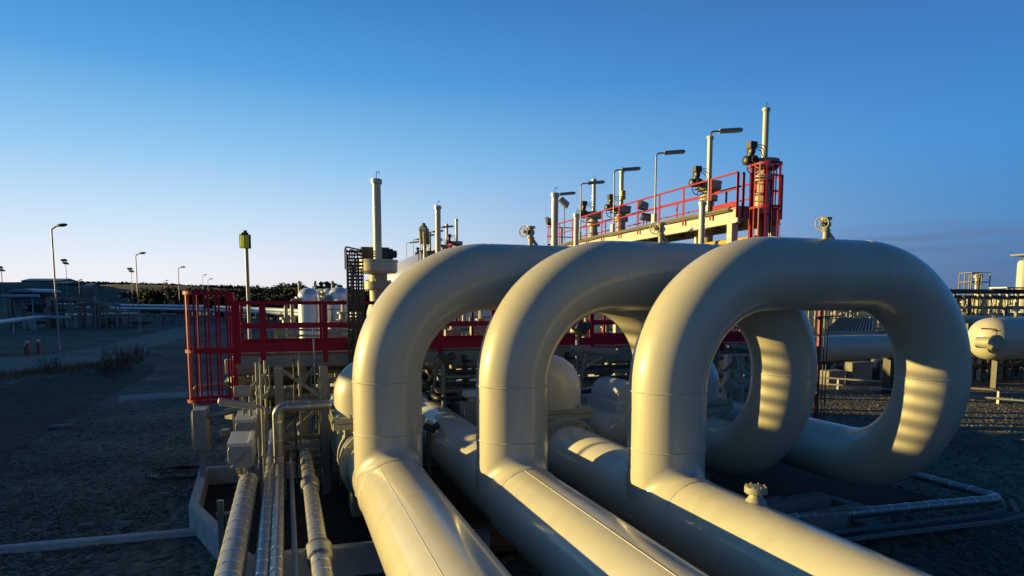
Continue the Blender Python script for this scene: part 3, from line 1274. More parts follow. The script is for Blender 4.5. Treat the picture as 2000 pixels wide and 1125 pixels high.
# ------------------------------------------------------------------ insulated small pipes at the front left
def banded_pipe(name, pts, r, label, group, m='alu_dull', R=None, step=.36, gap=.012):
    path = bend(pts, R or r * 1.6, 10) if len(pts) > 2 else [V(pts[0]), V(pts[1])]
    root = thing(name, label, 'pipe', V((pts[0].x, pts[0].y, 0)), group)
    mb = MB()
    mb.tube(path, r, 32)
    mb.build('pipe_jacket', m, root)
    mb = MB()
    d, nxt = 0, step * .5
    cnt = 0
    for a, c in zip(path, path[1:]):
        L = (c - a).length
        while nxt < d + L:
            q = a.lerp(c, (nxt - d) / L)
            ax = (c - a).normalized()
            mb.lathe(q, ax, [(r * .98, -.014), (r * 1.03, -.012), (r * 1.03, .012), (r * .98, .014)], 28)
            # the little clip that closes each band
            ref = V((0, 0, 1)) if abs(ax.z) < .9 else -D1
            sd_ = ax.cross(ref).normalized()
            up_ = sd_.cross(ax).normalized()
            w_ = (up_ * .8 + sd_ * (.6 if cnt % 2 else -.35)).normalized()
            mb.bar(q + w_ * r * 1.02 - ax * .03, q + w_ * r * 1.02 + ax * .03, .022, .016, up=w_)
            cnt += 1
            nxt += step * random.uniform(.85, 1.1)
        d += L
    o = mb.build('jacket_bands', 'alu', root)
    o['kind'] = 'stuff'
    return root


GP = 'insulated pipes running side by side at front left'
p1 = at(451, 1110, 7.3)
banded_pipe('insulated_pipe', [p1 - D1 * 6, p1 + D1 * 3.95], .155, 'thickest insulated pipe at front left, ending under the white hoods', GP)
p2 = at(512, 1110, 7.3)
banded_pipe('insulated_pipe', [p2 - D1 * 6, p2 + D1 * 8.5], .088, 'insulated pipe just right of the thickest one at front left', GP)
p3 = at(539, 1110, 7.3)
r3 = p3 + D1 * 5.0
t3 = V((r3.x, r3.y, at(540, 796, r3.y).z))
banded_pipe('insulated_pipe', [p3 - D1 * 6, r3, t3, t3 + D2 * 2.0], .088, 'insulated pipe that rises upright and turns right toward the domed valve', GP, R=.14)
p4 = at(577, 1110, 7.3)
mb = MB()
mb.tube([p4 - D1 * 6, p4 + D1 * 7.2], .036, 16)
tag(mb.build('bare_pipe', 'grey_paint', None), 'thin bare grey pipe alone between insulated pipes at front left', 'pipe')
p5 = at(628, 1110, 7.3)
r = banded_pipe('insulated_pipe', [p5 - D1 * 6, p5 + D1 * 9.5], .115, 'insulated pipe with bulky joint covers, rightmost of the front left group', GP, step=.3)
for t in (.42, 3.55):
    mb = MB()
    q = p5 + D1 * t
    mb.lathe(q, D1, [(.115, -.2), (.15, -.17), (.155, .15), (.165, .16), (.165, .19), (.115, .2)], 12)
    mb.build('joint_cover', 'alu_dull', r)
# bracket under the thickest pipe
q = p1 + D1 * 2.75
mb = MB()
mb.box(V((q.x, q.y, .52)) - D2 * .34, (.09, .09, 1.04), FRM)
mb.box(V((q.x, q.y, q.z - .18)) - D2 * .12, (.56, .09, .045), FRM)
mb.prism([V((q.x, q.y, q.z - .21)) - D2 * .29, V((q.x, q.y, q.z - .21)) - D2 * .05, V((q.x, q.y, q.z - .42)) - D2 * .29], D1 * .03)
tag(mb.build('pipe_bracket', 'grey_paint', None), 'inverted-L steel bracket standing in the pit beneath the thickest insulated pipe', 'bracket')
q = p3 + D1 * 6.2
mb = MB()
mb.bar(V((q.x, q.y, q.z - .15)) - D2 * .45, V((q.x, q.y, q.z - .15)) + D2 * 1.0, .08, .08)
mb.bar(V((q.x, q.y, .0)) - D2 * .35, V((q.x, q.y, q.z - .19)) - D2 * .35, .08, .08)
mb.bar(V((q.x, q.y, .0)) + D2 * .9, V((q.x, q.y, q.z - .19)) + D2 * .9, .08, .08)
tag(mb.build('pipe_trestle', 'grey_paint', None), 'low steel trestle under the insulated pipes behind the braced frame', 'trestle')


# white instrument hoods
def hood(px, py, Y, wpx, label):
    c = at(px, py, Y)
    w_ = wpx / 1306 * Y
    root = thing('instrument_hood', label, 'instrument box', V((c.x, c.y, 0)), 'white ribbed instrument hoods')
    h_ = w_ * .98
    x = D2
    prof = [(-.5, .30), (-.42, .42), (.44, .42), (.5, .30), (.5, -.36), (.40, -.5), (-.28, -.5), (-.5, -.22)]
    mb = MB()
    mb.prism([c + x * (a * w_) + ZZ * (b * h_) for a, b in prof], D1 * 1.0)
    mb.build('hood', 'galv', root, bevel=.012)
    for k in range(3):
        mb = MB()
        q = c + D1 * (.14 + .345 * k) + ZZ * (.42 * h_ + .045)
        mb.box(q, (w_ * .98, .27, .06), Matrix.Rotation(ROT, 3, 'Z') @ Matrix.Rotation(.12, 3, 'X'))
        mb.box(q + x * w_ * .40 + ZZ * .03, (.07, .26, .04), FRM)
        mb.build('lid', 'white_paint', root, bevel=.006)
    mb = MB()
    mb.cyl(c + x * (-.38 * w_) - ZZ * .45 * h_ - D1 * .012, c + x * (.36 * w_) + ZZ * .3 * h_ - D1 * .012, .012, seg=8)
    mb.cyl(c + x * .1 * w_ - ZZ * .1 * h_ - D1 * .05, c + x * .1 * w_ - ZZ * .1 * h_, .02, seg=8)
    mb.build('latch_rod', 'galv', root)
    mb = MB()
    for k in range(5):
        e = c + x * w_ * (-.2 + .1 * k) + D1 * random.uniform(.1, .5) - ZZ * .48 * h_
        mb.tube(bend([e, e - ZZ * .18, e - ZZ * .18 + x * random.uniform(-.15, .15) + D1 * .1, e - ZZ * .40 + D1 * .1], .04, 4), .014, 6)
    for k in range(3):
        mb.cyl(c + x * w_ * (-.15 + .15 * k) + D1 * .3 - ZZ * .72 * h_, c + x * w_ * (-.15 + .15 * k) + D1 * .3 - ZZ * .5 * h_, .035, seg=10)
    mb.build('tubing', 'alu_dull', root)
    mb = MB()
    mb.bar(c + D1 * .36 - ZZ * .49 * h_, V((c.x, c.y, .05)) + D1 * .36, .07, .07)
    mb.build('stand_post', 'grey_paint', root)
    return root


hood(470, 892, 10.7, 48, 'nearer white ribbed instrument hood, over the end of the thick pipe')
hood(481, 842, 12.4, 41, 'farther white ribbed instrument hood, right behind the nearer one')

# junction cabinet on its post
c = at(392, 838, 13.4)
root = thing('junction_cabinet', 'narrow grey steel cabinet on a post at the bund corner', 'cabinet', V((c.x, c.y, 0)))
mb = MB()
mb.box(c + D1 * .15, (.26, .62, .82), FRM)
mb.build('cabinet', 'galv', root, bevel=.012)
mb = MB()
mb.box(c + D1 * .13 - D2 * .14, (.02, .5, .7), FRM)
mb.build('door', 'galv', root, bevel=.005)
mb = MB()
mb.box(c - D2 * .16 - ZZ * .12 - D1 * .02, (.03, .04, .1), FRM)
mb.build('handle', 'yellow', root)
mb = MB()
mb.bar(c - ZZ * .41, V((c.x, c.y, .1)), .10, .08)
mb.bar(c - ZZ * .41 + D1 * .3, V((c.x, c.y, .1)) + D1 * .3, .05, .05)
mb.build('post', 'galv', root)
a = c + D2 * .13 + D1 * .1 + ZZ * .24
mb = MB()
mb.tube([a, at(506, 791, a.y + .35)], .065, 16)
mb.build('conduit', 'galv', root)
# tube lamp lying beside the riser
a, e = at(426, 783, 11.6), at(499, 793, 11.9)
root = thing('tube_lamp', 'grey tube lamp held level above the white hoods', 'lamp', V((a.x, a.y, 0)))
mb = MB()
mb.bar(a, e, .15, .10)
mb.build('lamp_head', 'galv', root, bevel=.015)
mb = MB()
mb.bar(a - ZZ * .06 + (e - a) * .03, e - ZZ * .06 - (e - a) * .03, .12, .03)
mb.build('diffuser', 'glass', root)
mb = MB()
mb.tube(bend([e, e + (e - a).normalized() * .12, e + (e - a).normalized() * .12 - ZZ * 2.0], .05, 6), .03, 10)
mb.build('post', 'galv', root)

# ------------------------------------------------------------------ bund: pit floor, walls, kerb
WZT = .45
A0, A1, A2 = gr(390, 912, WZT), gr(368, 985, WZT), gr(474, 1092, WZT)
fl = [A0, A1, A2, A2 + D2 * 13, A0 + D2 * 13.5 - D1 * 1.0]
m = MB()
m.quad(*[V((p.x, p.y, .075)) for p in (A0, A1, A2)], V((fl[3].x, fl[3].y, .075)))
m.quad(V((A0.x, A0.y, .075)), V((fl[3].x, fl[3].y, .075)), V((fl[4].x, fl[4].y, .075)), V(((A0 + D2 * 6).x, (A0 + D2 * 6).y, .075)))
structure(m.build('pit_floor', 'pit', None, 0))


def wall_run(name, pts, th, zt, label, m_='concrete', zb=-.15, cat='wall', group=None):
    """mitred low wall along a polyline"""
    P = [V((p.x, p.y, 0)) for p in pts]
    offs = []
    for i in range(len(P)):
        d0 = (P[i] - P[i - 1]).normalized() if i else (P[1] - P[0]).normalized()
        d1_ = (P[i + 1] - P[i]).normalized() if i < len(P) - 1 else d0
        n0, n1 = V((-d0.y, d0.x, 0)), V((-d1_.y, d1_.x, 0))
        nn = (n0 + n1).normalized()
        offs.append(nn * (th / max(.4, nn.dot(n0))))
    mb = MB()
    # finely cut along its length so the edges can be a little uneven
    L, R_ = [], []
    for i in range(len(P) - 1):
        n = max(1, int((P[i + 1] - P[i]).length / .25))
        for k in range(n + (1 if i == len(P) - 2 else 0)):
            t = k / n
            L.append(P[i].lerp(P[i + 1], t))
            R_.append((P[i] + offs[i]).lerp(P[i + 1] + offs[i + 1], t))
    rows = []
    for a, b in zip(L, R_):
        j = noise.noise(a * 2.3) * .008
        e = (b - a).normalized() * .018
        rows.append([mb.b.verts.new(v) for v in (a + ZZ * zb, a + ZZ * (zt - .02 + j), a + e + ZZ * (zt + j), b - e + ZZ * (zt + j), b + ZZ * (zt - .02 + j), b + ZZ * zb)])
    for a, b in zip(rows, rows[1:]):
        for k in range(5):
            mb.b.faces.new((a[k], a[k + 1], b[k + 1], b[k]))
    mb.b.faces.new(rows[0])
    mb.b.faces.new(list(reversed(rows[-1])))
    o = mb.build(name, m_, None, 30)
    return tag(o, label, cat, group)


wall_run('bund_wall', [A0 + D2 * 2.2, A0, A1, A2, A2 + D2 * 3.6], .17, WZT, 'low pale concrete wall round the dark pipe pit at front left')
k0, k1 = gr(-140, 1096), gr(402, 1046)
wall_run('kerb', [k0, k1], .14, .12, 'long thin concrete kerb crossing the dark gravel at front left', cat='kerb')
a, e = gr(1440, 1004, .45), gr(1668, 962, .45)
rt = (e - a).normalized()
nb = V((-rt.y, rt.x, 0))
GB = 'concrete foundation blocks under the front loop'
for (s0, s1, n0, n1, h_, lab) in ((.0, 1.35, -.02, .38, .50, 'tall broken concrete block right of the flanged nozzle'),
                                  (1.28, 2.35, .03, .33, .47, 'rounded end block of the broken concrete wall under the front loop'),
                                  (1.0, 1.95, -.62, -.2, .36, 'low concrete block in front of the broken wall'),
                                  (2.05, 2.55, -.55, -.15, .33, 'small square concrete block beside the low block'),
                                  (2.62, 2.85, -.6, .35, .30, 'narrow concrete sill, rightmost of the foundation blocks')):
    o0 = a + rt * s0 + nb * n0
    o1 = a + rt * s1 + nb * n0
    wall_run('concrete_block', [V((o0.x, o0.y, 0)), V((o1.x, o1.y, 0))], n1 - n0, h_, lab, 'concrete_dark', cat='concrete block', group=GB)

# L-shaped insulated pipe and cable tray on the right
l0, l1, l2 = gr(1380, 1029, .32), gr(1957, 974, .32), gr(1780, 926, .32)
banded_pipe('insulated_pipe', [l0, l1, l2], .088, 'L-shaped insulated pipe low on the ground at far right', None, R=.2, step=.4)
q = l0.lerp(l1, .49)
mb = MB()
mb.box(V((q.x, q.y, .1)) - D1 * .12, (.34, .4, .2), FRM)
mb.box(V((q.x, q.y, .215)) - D1 * .05, (.46, .1, .03), FRM)
tag(mb.build('pipe_rest', 'concrete_dark', None), 'small concrete rest under the L-shaped pipe', 'pipe support')
pts = [gr(1480, 1066, .16), gr(1935, 1012, .16), gr(1987, 1000, .16), gr(1975, 975, .16), gr(1940, 962, .16)]
path = bend(pts, [.3, .3, .2], 8)
root = thing('cable_tray', 'low dark perforated cable tray hooking round the corner of the L-shaped pipe', 'cable tray', V((pts[0].x, pts[0].y, 0)))
for sg in (-1, 1):
    mb = MB()
    pp = []
    for i, p in enumerate(path):
        d = (path[min(i + 1, len(path) - 1)] - path[max(i - 1, 0)]).normalized()
        pp.append(p + V((-d.y, d.x, 0)) * .17 * sg)
    for x0, x1 in zip(pp, pp[1:]):
        if (x1 - x0).length > 1e-4:
            mb.bar(x0, x1 + (x1 - x0).normalized() * .01, .012, .075)
    mb.build('side_rail', 'galv', root)
mb = MB()
dist = (pts[1] - pts[0]).length
d = (pts[1] - pts[0]).normalized()
nn = V((-d.y, d.x, 0))
k = .05
while k < dist - .3:
    q = pts[0] + d * k
    mb.box(q - ZZ * .03, (.05, .32, .012), Matrix((d, nn, ZZ)).transposed())
    k += .13
mb.build('rungs', 'galv', root)['kind'] = 'stuff'
for k in range(3):
    mb = MB()
    mb.tube([p + V((0, 0, -.01)) + nn * (-.08 + .07 * k) * (1 if i < 4 else .6) for i, p in enumerate(path)], .018, 8)
    mb.build('cable', 'black', root)

# hoses lying on the gravel
mb = MB()
for k in range(4):
    c = gr(345 + 3 * k, 927 + k)
    pp = []
    for j in range(49):
        a = j / 48 * 2 * PI
        x = math.cos(a + .3 * k)
        y = math.sin(a + .3 * k)
        q = V((c.x + x * (.62 - .05 * k), c.y + y * (.5 + .05 * k) * (1 + .15 * x), 0))
        pp.append(V((q.x, q.y, ground_z(q.x, q.y) + .05 + .015 * k + .02 * math.sin(3 * a + k))))
    mb.tube(pp, .02, 8)
tag(mb.build('hose_coil', 'black', None), 'black hose coiled loosely on the gravel left of the pit', 'hose')
GS = 'flat stones lying on the gravel'
for (px, py, w_, lab) in ((118, 836, .9, 'long flat slab on the lower bank at left'), (165, 1030, .32, 'pale flat stone in the gravel above the kerb, left'), (238, 1027, .36, 'largest flat stone in the gravel above the kerb'),
                          (318, 968, .26, 'dull flat stone in the gravel left of the bund corner'), (90, 1048, .22, 'small flat stone close to the kerb at far left')):
    c = gr(px, py)
    for _ in range(6):
        c = gr(px, py, ground_z(c.x, c.y))
    mb = MB()
    n = 9
    rr = [w_ * random.uniform(.35, .6) for _ in range(n)]
    lo = [V((c.x + math.cos(k * 2 * PI / n) * rr[k], c.y + math.sin(k * 2 * PI / n) * rr[k] * .6, ground_z(c.x, c.y) - .02)) for k in range(n)]
    mb.prism(lo, V((.02, .03, .07 + .05 * w_)))
    tag(mb.build('flat_stone', 'stone', None, 30, bevel=.015), lab, 'stone', GS)


# ------------------------------------------------------------------ pipes and trays crossing behind the loops
GH = 'cross pipes running behind the loops under the platform'
HL = ['uppermost dark cross pipe under the red platform', 'second cross pipe down under the red platform', 'third cross pipe down under the red platform', 'fourth cross pipe down under the red platform',
      'lowest cross pipe under the red platform, near the ground']
for k, (u, z, r, m_) in enumerate(((2.6, 2.30, .10, 'grey_paint'), (2.9, 2.02, .13, 'dark'), (2.6, 1.74, .11, 'grey_paint'), (3.2, 1.44, .13, 'dark'), (3.6, 1.0, .12, 'grey_paint'))):
    mb = MB()
    mb.tube([pl(-.4 + .2 * k, u, z), pl(14, u, z)], r, 16)
    root = thing('cross_pipe', HL[k], 'pipe', pl(0, u, 0), GH)
    mb.build('pipe_run', m_, root)
    for j in range(4):
        q = pl(1.0 + 3.6 * j + .25 * k, u, z)
        mb = MB()
        mb.lathe(q, D2, [(r, -.06), (r * 1.7, -.06), (r * 1.7, -.008), (r * 1.6, -.005), (r * 1.6, .005), (r * 1.7, .008), (r * 1.7, .06), (r, .06)], 20)
        mb.build('flange', m_, root)
for k, s in enumerate((1.2, 4.6, 8.0, 11.4)):
    mb = MB()
    q = pl(s, 3.0, 0)
    mb.box(q + D1 * -.75 + ZZ * 1.1, (.12, .12, 2.2), FRM)
    mb.box(q + D1 * .95 + ZZ * 1.1, (.12, .12, 2.2), FRM)
    for z in (2.14, 1.84, 1.56, 1.25, .82):
        mb.box(q + D1 * .1 + ZZ * z, (.10, 1.6, .08), FRM)
    tag(mb.build('pipe_stand', 'dark', None), 'dark stand of shelves under the cross pipes, %s' % ('left of the loops', 'behind the hindmost loop', 'behind the middle loop', 'behind the front loop')[k], 'pipe stand', 'pipe stands')
for k, (s0, s1, u, z, lab) in enumerate(((.6, 3.0, .3, 2.55, 'perforated tray slung under the platform left of the loops'), (3.4, 10.5, .9, 2.62, 'long perforated tray slung under the platform behind the loops'))):
    mb = MB()
    mb.bar(pl(s0, u, z), pl(s1, u, z), .02, .10)
    mb.bar(pl(s0, u + .3, z), pl(s1, u + .3, z), .02, .10)
    s = s0 + .06
    while s < s1:
        mb.box(pl(s, u + .15, z - .03), (.05, .28, .012), FRM)
        s += .12
    tag(mb.build('slung_tray', 'dark', None), lab, 'cable tray', 'slung cable trays')
# bright clad duct beyond the platform
a = at(648, 726, 17.5)
mb = MB()
mb.box(a + D1 * 2.2 - ZZ * .1, (.62, 5, .28), FRM)
mb.cyl(a - D2 * .18 + D1 * -.3 + ZZ * .06, a - D2 * .18 + D1 * 4.7 + ZZ * .06, .09, seg=14)
mb.cyl(a + D2 * .14 + D1 * -.3 + ZZ * .06, a + D2 * .14 + D1 * 4.7 + ZZ * .06, .12, seg=14)
tag(mb.build('clad_duct', 'alu', None), 'shiny metal-clad duct seen below the platform between frame and domed valve', 'duct')
# clad housing seen through the middle loop
a = at(1206, 780, 14.6)
root = thing('clad_valve_housing', 'white metal-clad stepped valve housing seen through the middle loop', 'valve housing', V((a.x, a.y, 0)))
mb = MB()
mb.box(V((a.x, a.y, a.z - .2)), (.8, 1.5, .5), FRM)
mb.build('lower_casing', 'white_paint', root, bevel=.03)
mb = MB()
mb.lathe(V((a.x, a.y, a.z + .1)) - D1 * .7, D1, [(.2, 0), (.36, .02), (.36, 1.3), (.2, 1.32)], 20)
mb.build('upper_casing', 'white_paint', root)
mb = MB()
mb.box(V((a.x, a.y, (a.z - .45) / 2)), (.5, .8, a.z - .45), FRM)
mb.build('plinth', 'concrete_dark', root)
# pale cabinet between hindmost and middle legs
a = at(921, 806, 14.0)
root = thing('instrument_cabinet', 'pale grey instrument cabinet with white top left of the middle leg', 'cabinet', V((a.x, a.y, 0)))
mb = MB()
mb.box(a, (.42, .4, .46), FRM)
mb.build('cabinet', 'galv', root, bevel=.015)
mb = MB()
mb.box(a + ZZ * .42, (.36, .34, .14), FRM, .8)
mb.box(a + ZZ * .30, (.14, .14, .16), FRM)
mb.build('cover', 'white_paint', root, bevel=.02)
mb = MB()
mb.box(V((a.x, a.y, (a.z - .23) / 2)), (.1, .1, a.z - .23), FRM)
mb.build('post', 'galv', root)


# ------------------------------------------------------------------ smaller valves and gear among the pipes
def gate_valve(base, label, h=1.0, m_='cream_old', group='hand-wheeled valves standing among the pipes', low=0.0):
    root = thing('gate_valve', label, 'valve', base, group)
    s = h
    mb = MB()
    mb.lathe(base, ZZ, [(.16 * s, -low), (.16 * s, .22 * s), (.24 * s, .22 * s), (.24 * s, .30 * s), (.14 * s, .32 * s), (.12 * s, .5 * s), (.2 * s, .5 * s), (.2 * s, .57 * s), (.06 * s, .57 * s), (.05 * s, 1.0 * s), (0, 1.0 * s)], 18)
    mb.lathe(base + ZZ * .1 * s, D2, [(.1 * s, -.38 * s), (.2 * s, -.38 * s), (.2 * s, -.30 * s), (.14 * s, -.28 * s), (.17 * s, 0), (.14 * s, .28 * s), (.2 * s, .30 * s), (.2 * s, .38 * s), (.1 * s, .38 * s)], 18)
    for sg in (-1, 1):
        mb.bar(base + D1 * sg * .13 * s + ZZ * .56 * s, base + D1 * sg * .05 * s + ZZ * .95 * s, .05 * s, .03 * s)
    mb.build('valve_body', m_, root)
    mb = MB()
    handwheel(mb, base + ZZ * .98 * s, ZZ, .26 * s, .02 * s)
    mb.build('handwheel', m_, root)
    return root


gv = None
GV = [(884, 655, 17.6, .55, 'small valve left of centre, seen through the hindmost loop'), (938, 650, 18.6, .7, 'taller valve seen in the hindmost loop beside its right rim'), (560, 655, 21, 1.0, 'valve behind the left half of the red platform'),
      (1143, 652, 17.5, .55, 'small valve seen high in the middle loop'), (1188, 700, 19, .6, 'valve under the platform seen in the middle loop'), (1442, 760, 17, .9, 'valve seen at the left rim of the front loop opening'),
      (1460, 735, 18.4, .8, 'valve just behind the left rim one in the front loop'), (905, 705, 18.8, .8, 'valve below platform level inside the hindmost loop'), (670, 640, 24, 1.0, 'valve between the two white standing vessels'),
      (650, 660, 20.5, .9, 'valve in front of the right-hand standing vessel'), (545, 745, 17.6, .8, 'valve low behind the braced steel frame'), (470, 750, 16.5, .7, 'valve on the ground left of the braced frame')]
for px, py, Y, h, lab in GV:
    b_ = at(px, py, Y)
    if gv is None:
        gv = gate_valve(V((b_.x, b_.y, b_.z)), lab, 1.0, low=2.6)
        gv.scale = (h,) * 3
    else:
        dup(gv, b_, rz=random.uniform(-.6, .6), label=lab, scale=(h, h, h))
mb = MB()
a = at(463, 755, 15.5)
for k in range(7):
    q = V((a.x, a.y, .3)) + V((random.uniform(-.2, .2), random.uniform(-.3, .3), .18 * k))
    mb.box(q, (random.uniform(.15, .4), .3, .14), Matrix.Rotation(random.random(), 3, 'Z'))
mb.box(V((a.x, a.y, .15)), (.5, .6, .3), FRM)
tag(mb.build('manifold_block', 'cream_old', None, bevel=.01), 'knobbly pale manifold block on the ground below the caged ladder', 'manifold')
# light handrail pipes behind the platform
for k, (y0, y1, Y, lab) in enumerate(((643, 648, 17.2, 'thin grey pipe crossing level behind the red toe board'), (655, 657, 16.8, 'thinner grey pipe crossing just above the red toe board'))):
    mb = MB()
    mb.tube([at(560, y0, Y), at(700, y1, Y + .7), at(1240, y1 + 4, Y + 3.2)], .03, 8)
    tag(mb.build('thin_pipe', 'galv', None), lab, 'pipe', 'thin pipes behind the platform')
for k, (px, y0, py, y1, Y, lab) in enumerate(((1115, 680, 1205, 690, 15.2, 'grey pipe stub above the dome seen in the middle loop'), (838, 684, 884, 694, 15.4, 'grey pipe stub below the platform in the hindmost loop'), (1420, 675, 1475, 684, 17.6, 'grey pipe stub below the platform in the front loop'))):
    a, e = at(px, y0, Y), at(py, y1, Y + .3)
    root = thing('pipe_stub', lab, 'pipe', V((a.x, a.y, 0)), 'pipe stubs below the platform')
    mb = MB()
    mb.cyl(a, e, .085, seg=16)
    mb.lathe(e, (e - a).normalized(), [(.085, -.02), (.11, -.02), (.11, .03), (0, .03)], 16)
    mb.build('pipe_run', 'grey_paint', root)
    mb = MB()
    mb.bar(a + (e - a) * .3 - ZZ * .08, V((a.x, a.y, .2)) + D1 * .1, .07, .07)
    mb.bar(a + (e - a) * .7 - ZZ * .08, a - ZZ * .7 + D1 * .1, .06, .06)
    mb.build('strut', 'grey_paint', root)

# ------------------------------------------------------------------ thin uprights and boxes crowding the space under the platform
GU = 'thin upright pipes under the left of the platform'
UL = [(500, 708, 905, 12.9, .03, 'galv', 'pale thin upright at the far left of the pipe cluster'), (507, 700, 880, 12.4, .022, 'cream_old', 'sunlit thin upright beside the insulated riser'),
      (517, 705, 850, 13.6, .035, 'alu_dull', 'shiny thin upright left of the braced frame'), (526, 716, 800, 12.6, .02, 'dark', 'dark thin upright touching the braced frame'),
      (573, 700, 930, 12.9, .022, 'dark', 'dark thin upright across the middle of the braced frame'), (583, 690, 905, 13.3, .028, 'galv', 'pale thin upright inside the braced frame'),
      (606, 712, 790, 14.6, .03, 'grey_paint', 'grey thin upright high inside the braced frame'), (655, 705, 760, 15.6, .04, 'cream_old', 'sunlit upright right of the braced frame'),
      (612, 640, 830, 13.8, .024, 'galv', 'pale thin upright rising past the red toe board')]
for px, y0, y1, Y, r, m_, lab in UL:
    a, e = at(px, y0, Y), at(px, y1, Y)
    mb = MB()
    a = V((a.x, a.y, max(a.z, PZ - .12)))
    mb.tube(bend([a, V((a.x, a.y, e.z)), V((a.x, a.y, e.z)) - D1 * .5], .08, 5), r * .75, 10)
    for t in (.3, .7):
        q = V((a.x, a.y, a.z + (e.z - a.z) * t))
        mb.lathe(q, ZZ, [(r * .7, -.03), (r * 1.3, -.03), (r * 1.3, .03), (r * .7, .03)], 10)
    tag(mb.build('upright_pipe', m_, None), lab, 'pipe', GU)
for px, py, Y, sx, sz, m_, lab in ((473, 764, 12.6, .30, .20, 'galv', 'blue-grey flat junction box above the white hoods'), (452, 716, 15.0, .26, .34, 'white_paint', 'white junction box hanging just below the platform end'),
                                   (505, 742, 13.2, .22, .2, 'grey_paint', 'small grey junction box left of the braced frame'), (662, 770, 13.9, .24, .16, 'galv', 'small pale box between braced frame and domed valve'),
                                   (598, 760, 14.4, .2, .26, 'dark', 'dark junction box in the back of the braced frame')):
    a = at(px, py, Y)
    root = thing('junction_box', lab, 'junction box', V((a.x, a.y, 0)), 'junction boxes under the platform')
    mb = MB()
    mb.box(a, (sx, .14, sz), FRM)
    mb.build('box', m_, root, bevel=.01)
    mb = MB()
    mb.box(a - D1 * .078, (sx * .86, .014, sz * .86), FRM)
    mb.build('lid', m_, root)
    mb = MB()
    mb.cyl(V((a.x, a.y, .1)) + D1 * .1, a + D1 * .1, .022, seg=8)
    mb.tube(bend([a - ZZ * sz * .5, a - ZZ * (sz * .5 + .2), a - ZZ * (sz * .5 + .2) + D2 * .4, a - ZZ * (sz * .5 + .7) + D2 * .4], .06, 5), .014, 8)
    mb.build('post', 'galv', root)
GB2 = 'slanting struts and small pipes left of the frame'
for (x0, y0, x1, y1, Y, r, lab) in ((488, 760, 520, 730, 12.8, .03, 'upper slanting strut left of the braced frame'), (478, 800, 524, 770, 13.0, .04, 'thicker slanting pipe behind the insulated riser'),
                                    (380, 756, 440, 750, 16.0, .05, 'level pipe just behind the cage foot'), (640, 742, 692, 738, 14.2, .05, 'level pipe touching the domed valve on its left')):
    mb = MB()
    a, e = at(x0, y0, Y), at(x1, y1, Y + .2)
    mb.tube(bend([V((a.x, a.y, .2)), a, e, e + D1 * 1.2], .1, 5), r, 12)
    tag(mb.build('bent_pipe', 'grey_paint', None), lab, 'pipe', GB2)

# a bank of thin dark lines running level behind the loops
GT = 'thin level lines packed behind the loops'
for k, (u, z, r, m_, lab) in enumerate(((-.5, 1.86, .05, 'dark', 'lowest thin level line behind the loops, just above the golden pipe'), (-.3, 2.0, .06, 'grey_paint', 'second thin level line up behind the loops'),
                                        (-.45, 2.16, .045, 'dark', 'third thin level line up behind the loops'), (-.2, 2.3, .06, 'alu_dull', 'shiny fourth thin level line up behind the loops'),
                                        (-.4, 2.44, .05, 'dark', 'fifth thin level line up behind the loops'), (-.1, 2.58, .045, 'grey_paint', 'topmost thin level line behind the loops'))):
    a, e = pl(4.15 + .1 * k, u, z), pl(10.6 + .15 * k, u, z)
    mb = MB()
    mb.tube(bend([a + D1 * .8 - ZZ * .3, a + D1 * .8, a, e, e + D1 * .9, e + D1 * .9 - ZZ * .5], .12, 5), r, 12)
    s = .5
    while s < 6:
        q = a + D2 * s
        mb.lathe(q, D2, [(r, -.04), (r * 1.6, -.04), (r * 1.6, .04), (r, .04)], 12)
        s += 1.1 + .3 * (k % 3)
    tag(mb.build('level_line', m_, None), lab, 'pipe', GT)
for k, (s, lab) in enumerate(((4.9, 'dark slotted post carrying the level lines inside the hindmost loop'), (7.5, 'dark slotted post carrying the level lines inside the middle loop'), (10.2, 'dark slotted post carrying the level lines inside the front loop'))):
    mb = MB()
    q = pl(s, -.1, 0)
    mb.box(q + ZZ * 1.4, (.09, .09, 2.8), FRM)
    mb.box(q - D1 * .2 + ZZ * 2.68, (.07, .8, .06), FRM)
    mb.box(q - D1 * .2 + ZZ * 1.76, (.07, .8, .06), FRM)
    tag(mb.build('line_post', 'dark', None), lab, 'post', 'posts carrying the level lines')
for px, py, Y, sz, lab in ((840, 836, 12.7, .22, 'dark actuator box half hidden by the hindmost leg, at the golden pipe'), (868, 700, 14.8, .3, 'dark actuator box under the platform in the hindmost loop'),
                           (1132, 640, 15.6, .34, 'dark slanting actuator high in the middle loop'), (1180, 730, 15.2, .26, 'dark box under the platform in the middle loop')):
    a = at(px, py, Y)
    root = thing('line_actuator', lab, 'actuator', V((a.x, a.y, 0)), 'dark actuators among the lines')
    mb = MB()
    mb.box(a, (sz, sz * .7, sz * .6), Matrix.Rotation(ROT + .3, 3, 'Z') @ Matrix.Rotation(.5, 3, 'Y'))
    mb.lathe(a + D2 * sz * .3, (D2 + ZZ * .5).normalized(), [(sz * .3, 0), (sz * .3, sz * .5), (sz * .15, sz * .6), (0, sz * .6)], 14)
    mb.build('housing', 'dark', root, bevel=.015)
    mb = MB()
    mb.cyl(V((a.x, a.y, .3)) + D1 * .12, a + D1 * .12, .045, seg=10)
    mb.build('stem', 'grey_paint', root)
# ------------------------------------------------------------------ street lamps
def gz(p):
    return ground_z(p.x, p.y)


def foot(px, py):
    p = gr(px, py, .6)
    for _ in range(4):
        p = gr(px, py, gz(p))
    return p


